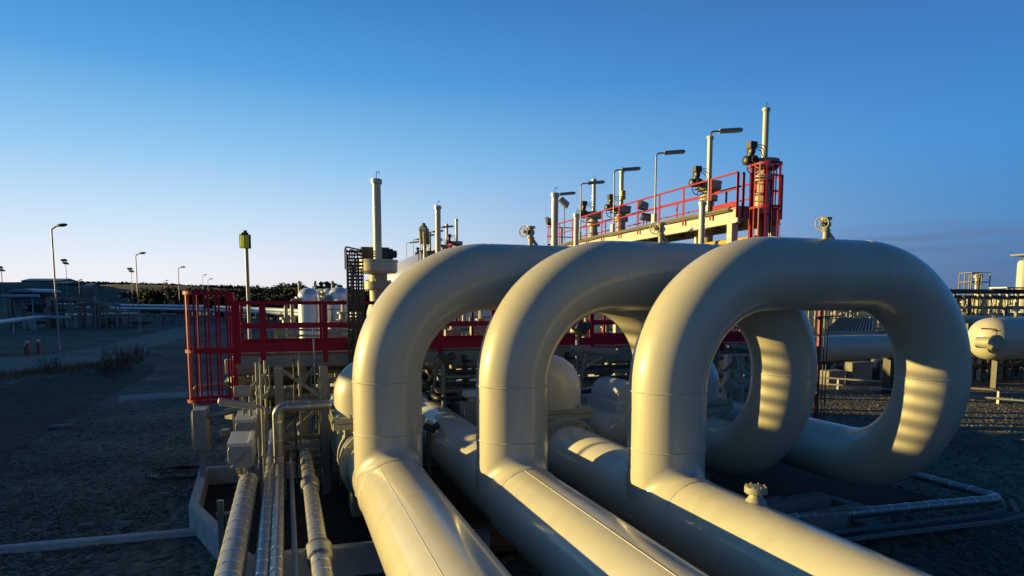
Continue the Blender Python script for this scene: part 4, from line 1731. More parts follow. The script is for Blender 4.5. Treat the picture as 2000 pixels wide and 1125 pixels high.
def street_lamp(base, h, label, double=False):
    root = thing('street_lamp', label, 'street lamp', base, 'street lamps along the road')
    mb = MB()
    mb.tube([base - ZZ * .1, base + ZZ * h * .18, base + ZZ * h * .181, base + ZZ * (h - .12)] if double else
            bend([base - ZZ * .1, base + ZZ * h * .18, base + ZZ * h * .181, base + ZZ * (h - .25), base + ZZ * h + V((.5, -.1, 0))], [.001, .001, .18], 5), .058, 10,
            rs=[.09, .09, .06, .04] if double else None)
    mb.build('pole', 'galv', root)
    mb = MB()
    mb.lathe(base, ZZ, [(.16, 0), (.16, .03), (.11, .05), (.10, .5), (.07, .52)], 12)
    mb.build('pole_base', 'galv', root)
    if double:
        for sg, dz in ((-1, .02), (1, -.42)):
            mb = MB()
            c = base + ZZ * (h + dz - .1) + V((.12 * sg, -.12, 0))
            R = Matrix.Rotation(-.45, 3, 'X') @ Matrix.Rotation(.1 * sg, 3, 'Y')
            mb.box(c, (.85, .5, .20), R, .75)
            mb.bar(base + ZZ * (h + dz - .2), c, .06, .06)
            hd = mb.build('lamp_head', 'dark', root, bevel=.02)
            mb = MB()
            mb.box(c + R @ V((0, 0, -.108)), (.72, .40, .012), R)
            mb.build('lens', 'glass', hd)
    else:
        e = base + ZZ * h + V((.5, -.1, 0))
        d = V((.96, -.2, .12)).normalized()
        mb = MB()
        mb.lathe(e - d * .1, d, [(.03, 0), (.11, .08), (.17, .3), (.19, .55), (.15, .82), (.06, .95), (0, .97)], 14)
        for v in mb.b.verts:
            v.co.z = e.z + (v.co.z - e.z) * .62
        hd = mb.build('lamp_head', 'dark', root)
        mb = MB()
        mb.lathe(e + d * .5 - ZZ * .06, -ZZ, [(.15, 0), (.14, .05), (.09, .09), (0, .10)], 12)
        mb.build('lens', 'glass', hd)
    return root


def lamp_h(px, py, base):
    return at(px, py, base.y).z - base.z


S = [((101, 441), (116, 683), 0, 'tallest street lamp, single head, nearest the road at left'),
     ((123, 507), (136, 637), 1, 'twin-headed lamp just right of the tallest street lamp'),
     ((3, 521), (11, 642), 1, 'twin-headed lamp at the left edge, behind the process units'),
     ((267, 495), (273, 650), 0, 'second tallest single-head street lamp, beside the road bend'),
     ((254, 524), (262, 631), 1, 'twin-headed lamp just left of the second tallest street lamp'),
     ((349, 522), (353, 633), 0, 'single-head street lamp left of the caged ladder'),
     ((395, 537), (399, 616), 0, 'small distant street lamp seen above the caged ladder'),
     ((406, 545), (409, 620), 0, 'shortest-looking distant lamp seen above the caged ladder'),
     ((321, 548), (324, 614), 0, 'distant street lamp near the tugboat'),
     ((156, 546), (158, 612), 0, 'distant street lamp between the hill buildings')]
l_s = l_d = None
for (tx, ty), (bx, by), dbl, lab in S:
    b_ = foot(bx, by)
    h = lamp_h(tx, ty, b_)
    if not dbl:
        if l_s is None:
            l_s, h_s = street_lamp(b_, h, lab), h
        else:
            dup(l_s, b_, label=lab, scale=(1, 1, h / h_s))
    else:
        if l_d is None:
            l_d, h_d = street_lamp(b_, h, lab, True), h
        else:
            dup(l_d, b_, label=lab, scale=(1, 1, h / h_d))
# bollards
b0 = None
for px, py, h, lab in ((55, 694, .95, 'red pale-topped bollard, middle of the three by the road'), (51, 692, .7, 'short dark red bollard, leftmost of the three by the road'), (76, 692, 1.0, 'red pale-topped bollard standing apart to the right')):
    p = foot(px, py)
    if b0 is None:
        b0 = thing('bollard', lab, 'bollard', p, 'red bollards by the road')
        mb = MB()
        mb.lathe(p, ZZ, [(.115, -.1), (.115, .78), (.10, .80)], 18)
        mb.build('post', 'red_dark', b0)
        mb = MB()
        mb.lathe(p, ZZ, [(.12, .80), (.12, .91), (.09, .95), (0, .96)], 18)
        mb.build('cap', 'white_paint', b0)
    else:
        dup(b0, p, label=lab, scale=(1, 1, h / .95))

# ------------------------------------------------------------------ distant pipelines, plant on the left
for k, (pp, r, lab) in enumerate((([(96, 594, 165), (400, 599, 112), (700, 613, 70)], .28, 'upper of two silver pipelines crossing the far yard'),
                                  ([(90, 600, 160), (400, 605, 110), (700, 620, 68)], .26, 'lower of two silver pipelines crossing the far yard'))):
    pts = [at(*q) for q in pp]
    root = thing('far_pipeline', lab, 'pipeline', V((pts[0].x, pts[0].y, 0)), 'two silver pipelines across the far yard')
    mb = MB()
    mb.tube(pts, r, 12)
    mb.build('pipe_run', 'blue_white', root)
    L = 0
    for j in range(16):
        t = j / 15 * 2
        q = pts[int(min(1, t))].lerp(pts[int(min(1, t)) + 1], t - int(min(1, t)))
        mb = MB()
        mb.box(V((q.x, q.y, (q.z - r) / 2)), (.3, .3, q.z - r))
        mb.box(V((q.x, q.y, q.z - r - .05)), (.4, .9, .1))
        mb.build('pipe_support', 'concrete_dark', root)
# rocks along the road far off
for k in range(26):
    px = random.uniform(205, 440)
    p = foot(px, random.uniform(611, 626))
    mb = MB()
    s = random.uniform(.25, .6)
    mb.lathe(p - ZZ * .1, ZZ, [(s * .9, 0), (s, s * .4), (s * .6, s * .8), (0, s)], 7)
    for v in mb.b.verts:
        v.co += V([noise.noise(v.co * 1.7 + V((7 * i, 0, 0))) for i in range(3)]) * s * .5
    tag(mb.build('boulder', 'stone', None, 0), 'grey boulder in the row of far boulders along the yard edge', 'boulder', 'boulders along the far yard edge')


def process_unit(px, py, w_, d_, h_, seed, label, npipe=7, nriser=8, ndrum=2, m1='galv', m2='dark', m3='grey_paint', z0=None, red=0):
    """open frame with pipes, risers and small drums"""
    rnd = random.Random(seed)
    o = foot(px, py)
    root = thing('process_unit', label, 'process unit', o, 'pipework units in the yard')
    X, Y_ = D2, D1

    def q(a, b, c):
        return o + X * a + Y_ * b + ZZ * c
    for a in (0, w_ * .5, w_):
        for b in (0, d_):
            mb = MB()
            mb.box(q(a, b, h_ * .42), (.16, .16, h_ * .84), FRM)
            mb.build('frame_post', m3, root)
    for c in (h_ * .42, h_ * .84):
        for b in (0, d_):
            mb = MB()
            mb.bar(q(.08, b, c), q(w_ - .08, b, c), .12, .14)
            mb.build('frame_beam', m3, root)
    for k in range(npipe):
        c = h_ * rnd.uniform(.12, .95)
        b = rnd.uniform(-.3, d_)
        r = rnd.choice((.06, .09, .14, .2))
        a0, a1 = sorted((rnd.uniform(-.6, w_ * .6), rnd.uniform(w_ * .35, w_ + .8)))
        if a1 - a0 < 1:
            a1 += 1.4
        mb = MB()
        mb.tube(bend([q(a0, b, c - rnd.uniform(.4, 1.0)), q(a0, b, c), q(a1, b, c), q(a1, b + .8, c)], r * 1.5, 5), r, 12)
        mb.build('pipe_run', rnd.choice((m1, m2, m3, 'cream_old')), root)
    for k in range(nriser):
        a, b = rnd.uniform(0, w_), rnd.uniform(-.4, d_)
        top = h_ * rnd.uniform(.4, 1.15)
        r = rnd.choice((.05, .08, .12))
        mb = MB()
        mb.cyl(q(a, b, 0), q(a, b, top), r, seg=10)
        mb.lathe(q(a, b, top * .6), ZZ, [(r, -.1), (r * 2, -.1), (r * 2, .1), (r, .1)], 10)
        mb.lathe(q(a, b, top), ZZ, [(r, 0), (r * 2, 0), (r * 2, .08), (0, .1)], 10)
        mb.build('riser', 'red_dark' if k < red else rnd.choice((m1, m2, m3, 'cream_old')), root)
    for k in range(ndrum):
        a, b = rnd.uniform(.5, w_ - .5), rnd.uniform(-.5, d_)
        r = rnd.uniform(.3, .5)
        mb = MB()
        mb.lathe(q(a, b, .3), ZZ, [(r * .5, 0), (r, .1), (r, 1.1), (r * .6, 1.3), (0, 1.35)], 16)
        mb.box(q(a, b, .15), (r * 1.6, r * 1.6, .3), FRM)
        mb.build('drum', rnd.choice((m1, m3, 'cream_old')), root)
    return root


process_unit(-40, 640, 8.5, 3, 4.4, 1, 'grey pipework unit at the far left edge of the yard', 8, 9, 3)
process_unit(95, 642, 5.5, 3, 5.0, 2, 'dark pipework unit with dark red risers right of the red column', 8, 12, 1, m1='dark', red=4)
process_unit(160, 641, 4.2, 2.5, 3.8, 3, 'grey pipework unit under the green light strip', 7, 8, 2)
process_unit(205, 640, 6.5, 2, 2.2, 4, 'low pipework unit left of the second tallest street lamp', 6, 7, 1)
process_unit(282, 634, 5.0, 2, 1.8, 6, 'lowest small pipework unit by the road, right of the second tallest lamp', 4, 6, 1)
process_unit(520, 708, 6.0, 2, 2.6, 11, 'pipework unit seen through the red platform railing', 7, 8, 1, m1='dark')
process_unit(632, 700, 5.5, 2, 2.5, 12, 'pipework unit at the feet of the white standing vessels', 6, 9, 1, m1='cream_old')
process_unit(846, 725, 5.5, 2.4, 3.3, 13, 'pipework unit seen through the hindmost loop', 7, 10, 1, m1='cream_old')
process_unit(1105, 735, 5.0, 2.4, 3.4, 14, 'pipework unit seen through the middle loop', 7, 9, 1, m1='cream_old')
process_unit(1395, 745, 3.6, 2.4, 3.0, 15, 'pipework unit seen in the left of the front loop opening', 6, 8, 1, m1='cream_old')

# red column, high blue-lit pipe, slanting white pipe, drums, light strip, crane arm
p = foot(85, 641)
p.y += 2
root = thing('red_column', 'dull red flanged column standing in the left plant', 'column', p)
mb = MB()
zt = at(82, 574, p.y).z - p.z
mb.lathe(p, ZZ, [(.95, 0), (.9, zt * .2), (.62, zt * .32), (.52, zt * .36), (.5, zt * .93), (.68, zt * .94), (.68, zt), (0, zt)], 20)
mb.build('shaft', 'red_dark', root)
mb = MB()
mb.lathe(p + ZZ * zt * .7 - D2 * .45, -D2, [(.25, 0), (.25, .3), (.4, .3), (.4, .42), (0, .42)], 14)
mb.build('nozzle', 'red_dark', root)
Y = p.y
a, e = at(-60, 578, Y + 1), at(76, 578, Y + 1)
mb = MB()
mb.tube([a, e], .24, 14)
for t in (.1, .5, .9):
    q = a.lerp(e, t)
    mb.box(V((q.x, q.y, (q.z - .24 + .5) / 2)), (.1, .1, q.z - .24 - .5))
tag(mb.build('elevated_pipe', 'blue_white', None), 'high level pale blue pipe leading to the red column', 'pipe')
a, e = at(-60, 637, 60), at(83, 619, 88)
mb = MB()
mb.tube(bend([a, e, e + V((3, 1, -.1))], .5, 6), .26, 16)
for t in (.15, .5, .85):
    q = a.lerp(e, t)
    mb.box(V((q.x, q.y, (q.z - .2 + .4) / 2)), (.1, .1, q.z - .2 - .4))
tag(mb.build('slanting_pipe', 'blue_white', None), 'thick pale pipe slanting in from the left edge toward the red column', 'pipe')
for k, (px, lab) in enumerate(((51, 'left one of two pale drums under the slanting pipe'), (63, 'right one of two pale drums under the slanting pipe'))):
    q = foot(px, 643)
    mb = MB()
    mb.lathe(q, ZZ, [(.4, -.1), (.42, 0), (.42, .85), (.3, 1.0), (0, 1.05)], 16)
    tag(mb.build('pale_drum', 'galv', None), lab, 'drum', 'pale drums in the left plant')
q = at(174, 609, 98)
root = thing('light_strip', 'pale green light strip on a post in the left plant', 'lamp', V((q.x, q.y, .6)))
mb = MB()
mb.box(q, (1.15, .14, .14))
mb.build('diffuser', 'green_light', root)
mb = MB()
mb.cyl(V((q.x, q.y, .55)), q - ZZ * .07, .05, seg=8)
mb.build('post', 'galv', root)
q = foot(188, 634)
root = thing('jib_crane', 'small yellow jib crane on a post in the left plant', 'crane', q)
t0, t1, t2 = at(184, 594, q.y), at(184, 586, q.y), at(215, 593, q.y)
mb = MB()
mb.box(V((q.x, q.y, (q.z + t0.z - .4) / 2)), (.55, .5, t0.z - q.z - .4))
mb.build('post', 'grey_paint', root)
mb = MB()
mb.bar(t0, t2, .16, .16)
mb.bar(t0 + V((.08, 0, .09)), t1, .12, .12)
mb.bar(t1, t2 + ZZ * .09, .09, .09)
mb.box(t0 + V((.3, 0, -.3)), (.4, .4, .42))
mb.build('jib', 'yellow', root)
mb = MB()
mb.box(t2 - V((.2, 0, .34)), (.5, .36, .4))
mb.build('hoist', 'dark', root, bevel=.04)

# ------------------------------------------------------------------ tugboat in the inlet
q = at(325, 600, 205)
q.z = .66
root = thing('tugboat', 'small white and red tugboat moored far off behind the pipelines', 'boat', q)
mb = MB()
L_, W_ = 15.0, 4.6
st = []
for t in range(11):
    u = t / 10
    wd = W_ / 2 * (1 - max(0, (u - .6) / .4) ** 2) * (.85 + .15 * min(1, u * 6))
    sheer = 1.5 + 1.0 * max(0, u - .5) ** 1.5 * 2
    st.append([mb.b.verts.new(q + V((L_ * (u - .5), y, z))) for y, z in ((-wd, sheer), (-wd * .8, -.3), (wd * .8, -.3), (wd, sheer))])
for a, c in zip(st, st[1:]):
    for k in range(4):
        mb.b.faces.new((a[k], a[(k + 1) % 4], c[(k + 1) % 4], c[k]))
mb.b.faces.new(st[0])
mb.b.faces.new(list(reversed(st[-1])))
mb.build('hull', 'red_dark', root)
mb = MB()
mb.box(q + V((.6, 0, 2.4)), (5.5, 3.2, 1.9))
hs = mb.build('deckhouse', 'white_paint', root, bevel=.1)
mb = MB()
mb.box(q + V((1.2, 0, 4.2)), (2.8, 2.6, 1.7), None, .85)
mb.build('wheelhouse', 'white_paint', root, bevel=.08)
mb = MB()
for k in range(4):
    mb.box(q + V((.3 + .6 * k, -1.22, 4.4)), (.4, .08, .6))
mb.build('windows', 'black', root)['kind'] = 'stuff'
mb = MB()
mb.cyl(q + V((.6, 0, 5)), q + V((.6, 0, 9.3)), .1, seg=8)
mb.bar(q + V((.6, -.9, 8)), q + V((.6, .9, 8)), .1, .1)
mb.bar(q + V((-.4, 0, 9)), q + V((1.8, 0, 9)), .12, .12)
mb.build('mast', 'dark', root)
mb = MB()
mb.lathe(q + V((-1.6, 0, 3.2)), ZZ, [(.55, 0), (.5, 2.0), (.4, 2.1)], 14)
mb.build('funnel', 'red_dark', root)

# ------------------------------------------------------------------ buildings on the hill
def block_house(px0, px1, ytop, ybot, Y, dep, label, mw, mr, nwin=0, gable=.0):
    a, e = at(px0, ybot, Y), at(px1, ybot, Y)
    zt = at((px0 + px1) / 2, ytop, Y).z
    zb = a.z - 2.0
    w_ = e.x - a.x
    c = V(((a.x + e.x) / 2, Y + dep / 2, zb))
    root = thing('hill_building', label, 'building', c, 'buildings on the far hill')
    hw = (zt - zb) * (1 - gable)
    mb = MB()
    mb.box(c + ZZ * hw / 2, (w_, dep, hw))
    mb.build('wall', mw, root)
    mb = MB()
    if gable:
        prof = [V((c.x - w_ / 2 - .4, c.y - dep / 2 - .5, zb + hw + .02)), V((c.x - w_ / 2 - .4, c.y, zt)), V((c.x - w_ / 2 - .4, c.y + dep / 2 + .5, zb + hw + .02))]
        mb.prism(prof, V((w_ + .8, 0, 0)))
    else:
        mb.box(c + ZZ * (hw + .15), (w_ + .8, dep + .8, .3))
    mb.build('roof', mr, root)
    for k in range(nwin):
        mb = MB()
        mb.box(V((c.x - w_ / 2 + w_ * (k + .5) / nwin, c.y - dep / 2 - .02, zb + hw * .72)), (w_ / nwin * .6, .1, hw * .2))
        mb.build('window', 'glass', root)
    return root


block_house(42, 118, 543, 553, 338, 14, 'long low dark building with stepped flat roof on the hill', 'hillgrass', 'roof', 9, .3)
block_house(98, 128, 549, 557, 330, 12, 'lower wing right of the long building on the hill', 'hillgrass', 'roof', 3, .3)
block_house(158, 174, 553, 559, 330, 10, 'small house with pale gable on the hill', 'blue_white', 'roof', 2, .45)
# pale rounded hall roof on the slope
a, e = at(8, 570, 210), at(54, 570, 210)
r = (e.x - a.x) / 2
c = V(((a.x + e.x) / 2, 212, a.z))
root = thing('arched_hall', 'pale hall with a shallow arched roof on the slope at far left', 'building', V((c.x, c.y, 0)))
mb = MB()
zt = at(30, 563, 210).z - c.z
pr = [c + V((-r * math.cos(k * PI / 12), 0, zt * math.sin(k * PI / 12))) for k in range(13)]
mb.prism(pr, V((0, 14, 0)))
mb.build('roof', 'blue_white', root)
mb = MB()
mb.box(V((c.x, c.y + 7, (c.z) / 2)), (2 * r - .6, 13.4, c.z - .02))
mb.build('wall', 'hillgrass', root)

# ------------------------------------------------------------------ trees
def cards(mb, c, rad, n, sz, rnd, flat=.8):
    for _ in range(n):
        d = V((rnd.gauss(0, 1), rnd.gauss(0, 1), rnd.gauss(0, 1))).normalized() * rnd.random() ** .4
        p = c + V((d.x * rad.x, d.y * rad.y, d.z * rad.z))
        a = V((rnd.gauss(0, 1), rnd.gauss(0, 1), rnd.gauss(0, 1) * flat)).normalized()
        b = a.cross(V((rnd.gauss(0, 1), rnd.gauss(0, 1), rnd.gauss(0, 1)))).normalized()
        s = sz * rnd.uniform(.5, 1.2)
        mb.b.faces.new([mb.b.verts.new(p + v) for v in (a * s, b * s * .6, -a * s, -b * s * .6)])


def tree(kind, base, h, seed, label, m_='leaf_pine'):
    rnd = random.Random(seed)
    root = thing('conifer_tree' if kind == 'conifer' else 'broad_tree', label, 'tree', base, 'trees beyond the yard')
    mb = MB()
    mb.tube([base - ZZ * .3, base + ZZ * h * .5, base + ZZ * h * .92], .2, 7, rs=[.2, .13, .04])
    if kind != 'conifer':
        for k in range(7):
            a = rnd.random() * 6.28
            z = h * rnd.uniform(.25, .7)
            mb.tube([base + ZZ * z, base + V((math.cos(a), math.sin(a), .7)) * h * .22 + ZZ * z], .06, 5, rs=[.08, .03])
    mb.build('trunk', 'bark', root)
    mb = MB()
    if kind == 'conifer':
        lv = 11
        for k in range(lv):
            t = k / lv
            z = h * (.08 + .9 * t)
            R = h * .24 * (1 - t) ** .85 + .12
            nb_ = 9
            for j in range(nb_):
                a = 6.28 * j / nb_ + rnd.random()
                d = V((math.cos(a), math.sin(a), -.28))
                for i in range(5):
                    cards(mb, base + ZZ * z + d * R * (i + 1) / 5 * rnd.uniform(.8, 1.1), V((.25, .25, .18)), 3, .34, rnd)
    else:
        n = 13 if m_ == 'leaf_pine' else 9
        for k in range(n):
            a = rnd.random() * 6.28
            rr = h * .30 * rnd.random() ** .6
            c = base + V((math.cos(a) * rr, math.sin(a) * rr, h * rnd.uniform(.25, .86)))
            s = h * rnd.uniform(.10, .19)
            cards(mb, c, V((s * 1.15, s * 1.15, s * .8)), 70 if m_ == 'leaf_pine' else 34, .34, rnd)
    mb.build('crown', m_, root, 0)
    return root


protos = {}
TL = {'b': 'dark bushy tree in the wood behind the yard', 'c': 'pointed conifer', 'w': 'thin leafless brown tree'}
TS = []
for px, top in ((300, 559), (318, 557), (336, 558), (352, 560), (366, 557), (380, 559), (392, 561), (404, 558), (418, 559), (431, 557), (284, 560), (268, 561)):
    TS.append(('b', px, top, 175 + (px * 7) % 23))
rnd = random.Random(5)
for px, top in ((436, 560), (452, 557), (470, 558), (488, 557), (500, 555), (517, 559), (532, 556), (545, 551), (556, 549), (568, 553), (578, 549), (590, 551), (602, 557), (614, 559), (646, 560), (672, 560), (690, 562), (705, 562), (724, 562), (742, 560), (760, 563), (426, 562), (412, 562)):
    TS.append(('b', px, top, rnd.uniform(128, 150)))
for px in range(425, 790, 19):
    TS.append(('b', px + rnd.uniform(-6, 6), rnd.uniform(565, 573), rnd.uniform(108, 122)))
for px, top in ((627, 545), (638, 544), (650, 547), (663, 551), (681, 556), (617, 552)):
    TS.append(('c', px, top, rnd.uniform(118, 126)))
for px, top in ((537, 550), (546, 553)):
    TS.append(('w', px, top, 138))
CN = ['conifer with the broadest skirt, above the white standing vessels', 'tallest conifer of the row, second from its left', 'middle conifer of the row', 'conifer right of the middle one, above the right standing vessel',
      'rightmost small conifer of the row', 'leftmost small conifer of the row']
ci = 0
for kind, px, top, Y in TS:
    q = at(px, top, Y)
    b_ = V((q.x, q.y, .55))
    h = q.z - b_.z
    lab = TL[kind]
    if kind == 'c':
        lab = CN[ci]
        ci += 1
    if kind == 'w':
        lab = 'thin reddish leafless tree standing out of the dark wood'
    vkey = (kind, rnd.randrange(4) if kind == 'b' else rnd.randrange(2))
    if vkey not in protos:
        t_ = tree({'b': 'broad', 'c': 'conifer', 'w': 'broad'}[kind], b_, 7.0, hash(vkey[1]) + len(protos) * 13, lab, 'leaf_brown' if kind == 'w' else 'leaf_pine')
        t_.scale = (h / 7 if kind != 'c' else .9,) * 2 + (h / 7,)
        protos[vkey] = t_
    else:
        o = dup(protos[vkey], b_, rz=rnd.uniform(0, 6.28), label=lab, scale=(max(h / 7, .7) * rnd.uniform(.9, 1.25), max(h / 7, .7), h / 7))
mb = MB()
rnd = random.Random(9)
for k in range(900):
    px = rnd.uniform(132, 480)
    c = at(px, 560, rnd.uniform(330, 400))
    # sit on the hill crest
    Yp = 345 + (px - 0) * .14
    yy = 553 + 8 * max(0, (px - 140)) / 300
    c = at(px, yy + rnd.uniform(0, 6), Yp - 6)
    cards(mb, c, V((2.4, 2, rnd.uniform(.8, 2.0))), 14, .8, rnd)
tag(mb.build('ridge_scrub', 'leaf_pine', None, 0), 'dark scrub along the crest of the far hill', 'scrub', kind='stuff')

# bare shrubs and dry grass on the bank
def shrub(px, py, w_, h_, n, seed, label):
    rnd = random.Random(seed)
    b_ = foot(px, py)
    root = thing('bare_shrub', label, 'shrub', b_, 'leafless shrubs on the bank')
    mb = MB()
    for k in range(n):
        a = rnd.random() * 6.28
        lean = rnd.uniform(.1, 1.0)
        p = b_ + V((rnd.uniform(-.3, .3) * w_, rnd.uniform(-.2, .2) * w_, -.05))
        d = V((math.cos(a) * lean * w_ * .5, math.sin(a) * lean * w_ * .4, h_ * rnd.uniform(.6, 1.05)))
        mid = p + d * .5 + V((rnd.uniform(-.1, .1), rnd.uniform(-.1, .1), .06))
        mb.tube([p, mid, p + d], .012, 4, True, [.018, .012, .005])
        for j in range(6):
            t = rnd.uniform(.35, .95)
            s = p.lerp(p + d, t)
            e = s + V((rnd.uniform(-.35, .35), rnd.uniform(-.3, .3), rnd.uniform(.1, .4))) * h_ * .5
            mb.tube([s, e], .006, 3, True, [.009, .004])
    mb.build('branches', 'twig', root)
    return root


shrub(232, 722, 2.6, 1.5, 46, 1, 'largest bare shrub on the bank beside the road')
shrub(262, 706, 1.6, 1.2, 26, 2, 'bare shrub at the right end of the bank')
shrub(100, 728, 1.2, .9, 18, 3, 'small bare shrub alone on the bank at left')
shrub(205, 735, 1.3, .8, 20, 4, 'low bare shrub in front of the largest one')
mb = MB()
rnd = random.Random(3)
for k in range(2600):
    if k < 2000:
        t = rnd.random()
        px = -60 + 340 * t
        py = 742 - 38 * t + rnd.gauss(0, 3.5)
    else:
        px, py = (288 + rnd.gauss(0, 9), 651 + rnd.gauss(0, 2)) if k < 2250 else (rnd.uniform(-40, 200), 697 - rnd.random() * 6)
    p = foot(px, py)
    h_ = rnd.uniform(.08, .3)
    d = V((rnd.uniform(-.12, .12), rnd.uniform(-.12, .12), h_))
    s = V((rnd.uniform(-1, 1), rnd.uniform(-1, 1), 0)).normalized() * .02
    mb.b.faces.new([mb.b.verts.new(v) for v in (p - s - ZZ * .03, p + s - ZZ * .03, p + d)])
tag(mb.build('dry_grass', 'drygrass', None, 0), 'dry yellowish grass along the road edge and bank', 'grass', kind='stuff')

# ------------------------------------------------------------------ white standing vessels, tank, vents
def standing_vessel(px, ytop, rpx, Y, label, nozzle=True):
    q = at(px, ytop, Y)
    b_ = V((q.x, q.y, ground_z(q.x, q.y)))
    r = rpx / 1306 * Y
    H_ = q.z - b_.z
    root = thing('standing_vessel', label, 'vessel', b_, 'white standing vessels behind the red platform')
    mb = MB()
    mb.lathe(b_, ZZ, [(r * .96, .0), (r * .96, .9), (r, .92), (r, H_ - r * .8)] + [(r * math.cos(k * PI / 20), H_ - r * .8 + r * .8 * math.sin(k * PI / 20)) for k in range(1, 10)] + [(0, H_)], 36)
    mb.build('shell', 'tank_white', root)
    mb = MB()
    d = (-D2 - D1 * .4).normalized()
    mb.tube(bend([b_ + d * r * .9 + ZZ * (H_ - r * 1.2), b_ + d * (r + .35) + ZZ * (H_ - r * 1.2), b_ + d * (r + .35) + ZZ * .3], .15, 6), .09, 12)
    mb.lathe(b_ + d * (r + .05) + ZZ * (H_ - r * 1.2), d, [(.09, 0), (.17, 0), (.17, .1), (.09, .1)], 14)
    mb.build('side_pipe', 'cream_old', root)
    return root


standing_vessel(602, 562, 20, 33, 'left white standing vessel with rounded top behind the red platform')
standing_vessel(662, 560, 19, 33.5, 'right white standing vessel with rounded top behind the red platform')
standing_vessel(641, 563, 9.5, 37, 'slim white vessel half hidden by the right standing vessel')
for px, lab in ((584, 'vent pipe left of the left standing vessel'), (615, 'vent pipe between the standing vessels'), (649, 'vent pipe above the right standing vessel')):
    q = at(px, 549, 42)
    mb = MB()
    mb.cyl(V((q.x, q.y, .4)), q, .07, seg=10)
    mb.lathe(q, ZZ, [(.09, -.2), (.09, 0), (0, .02)], 10)
    tag(mb.build('vent_pipe', 'galv', None), lab, 'vent pipe', 'vent pipes by the standing vessels')
a, e = at(618, 573, 40), at(645, 573, 40)
mb = MB()
mb.lathe(a, e - a, [(0, -.1), (.2, -.05), (.27, .1), (.27, (e - a).length - .1), (0, (e - a).length + .1)], 20)
mb.box(V(((a.x + e.x) / 2, 40, (a.z - .2 + .4) / 2)), (.3, .3, a.z - .6))
tag(mb.build('lying_drum', 'white_paint', None), 'small white lying drum between the two standing vessels', 'drum')
c = at(905, 592, 62)
c.z = .6
R_ = 7.3
root = thing('domed_tank', 'big pale domed tank showing past the top of the hindmost loop', 'tank', c)
mb = MB()
mb.lathe(c, ZZ, [(R_, 0), (R_, 5.2)], 64)
mb.build('shell', 'tank_white', root)
mb = MB()
mb.lathe(c, ZZ, [(R_ + .1, 5.1), (R_ + .1, 5.22)] + [(R_ * math.cos(k * PI / 24), 5.25 + 3.1 * math.sin(k * PI / 24)) for k in range(12)] + [(0, 8.35)], 64)
mb.build('dome_roof', 'tank_white', root)

# ------------------------------------------------------------------ the yard on the right
a = at(1500, 683, 27.5)
root = thing('big_cross_pipe', 'wide grey pipe lying level behind the front loop opening', 'pipe', V((a.x, a.y, 0)))
mb = MB()
mb.tube([a + D2 * k * .75 for k in range(11)], .53, 40)
mb.build('pipe_run', 'cream', root)
for t in (1.2, 6.6):
    mb = MB()
    q = a + D2 * t
    mb.box(V((q.x, q.y, (a.z - .48) / 2)), (.25, .4, a.z - .48), FRM)
    mb.build('saddle', 'dark', root)
mb = MB()
a2 = at(1590, 655, 30)
mb.tube([a2 - D2 * 1.5, a2 + D2 * 3.4], .16, 18)
tag(mb.build('cross_pipe', 'grey_paint', None), 'slimmer pipe just above and behind the wide grey pipe', 'pipe')
for k, (px, py, Y, sx, sy, lab) in enumerate(((1675, 720, 33, 1.3, .7, 'square concrete block below the wide grey pipe'), (1626, 729, 32.5, 1.0, .3, 'low rubble-topped concrete block left of the square one'))):
    q = at(px, py, Y)
    mb = MB()
    mb.box(V((q.x, q.y, (q.z + sy / 2) / 2)), (sx, .6, q.z + sy / 2), FRM)
    tag(mb.build('concrete_block', 'concrete_dark', None, bevel=.03), lab, 'concrete block', 'concrete blocks below the wide grey pipe')
# shed with ribbed sloping roof
q0, q1 = at(1600, 657, 36), at(1706, 652, 37)
root = thing('ribbed_shed', 'small shed with ribbed dark sloping roof beyond the front loop', 'shed', V((q0.x, q0.y, 0)))
tp0, tp1 = at(1641, 623, 40.5), at(1706, 622, 41.0)
mb = MB()
g0, g1, g2, g3 = (V((p.x, p.y, 0)) for p in (q0, q1, tp1, tp0))
vs = [mb.b.verts.new(v) for v in (g0, g1, g2, g3, q0 - ZZ * .1, q1 - ZZ * .1, tp1 - ZZ * .1, tp0 - ZZ * .1)]
for k in range(4):
    mb.b.faces.new((vs[k], vs[(k + 1) % 4], vs[(k + 1) % 4 + 4], vs[k + 4]))
mb.b.faces.new(vs[4:])
mb.build('wall', 'roof', root, 0)
mb = MB()
n = 15
up_ = (q1 - q0).cross(tp0 - q0).normalized()
if up_.z < 0:
    up_ = -up_
rows = []
for k in range(n * 4 + 1):
    t = -.02 + 1.04 * k / (n * 4)
    h_ = .13 if k % 4 in (1, 2) else 0
    rows.append([mb.b.verts.new(q0.lerp(q1, t) - (tp0 - q0) * .04 + up_ * h_), mb.b.verts.new(tp0.lerp(tp1, t) + (tp0 - q0) * .02 + up_ * h_)])
for r0, r1 in zip(rows, rows[1:]):
    mb.b.faces.new((r0[0], r1[0], r1[1], r0[1]))
mb.build('ribbed_roof', 'roof', root, 0)
# red ladder post beside it
q = at(1601, 640, 19.5)
root = thing('red_post', 'dark red upright with two thin stays right of the middle loop rim', 'post', V((q.x, q.y, 0)))
mb = MB()
mb.box(V((q.x, q.y, 1.9)), (.09, .08, 3.8), FRM)
mb.build('upright', 'red_dark', root)
mb = MB()
for s in (.18, .3):
    mb.cyl(V((q.x, q.y, 0)) + D2 * s, V((q.x, q.y, 3.9)) + D2 * s, .018, seg=8)
mb.bar(V((q.x, q.y, 3.6)) - D2 * .1, V((q.x, q.y, 3.6)) + D2 * .4, .04, .04)
mb.build('stay', 'dark', root)

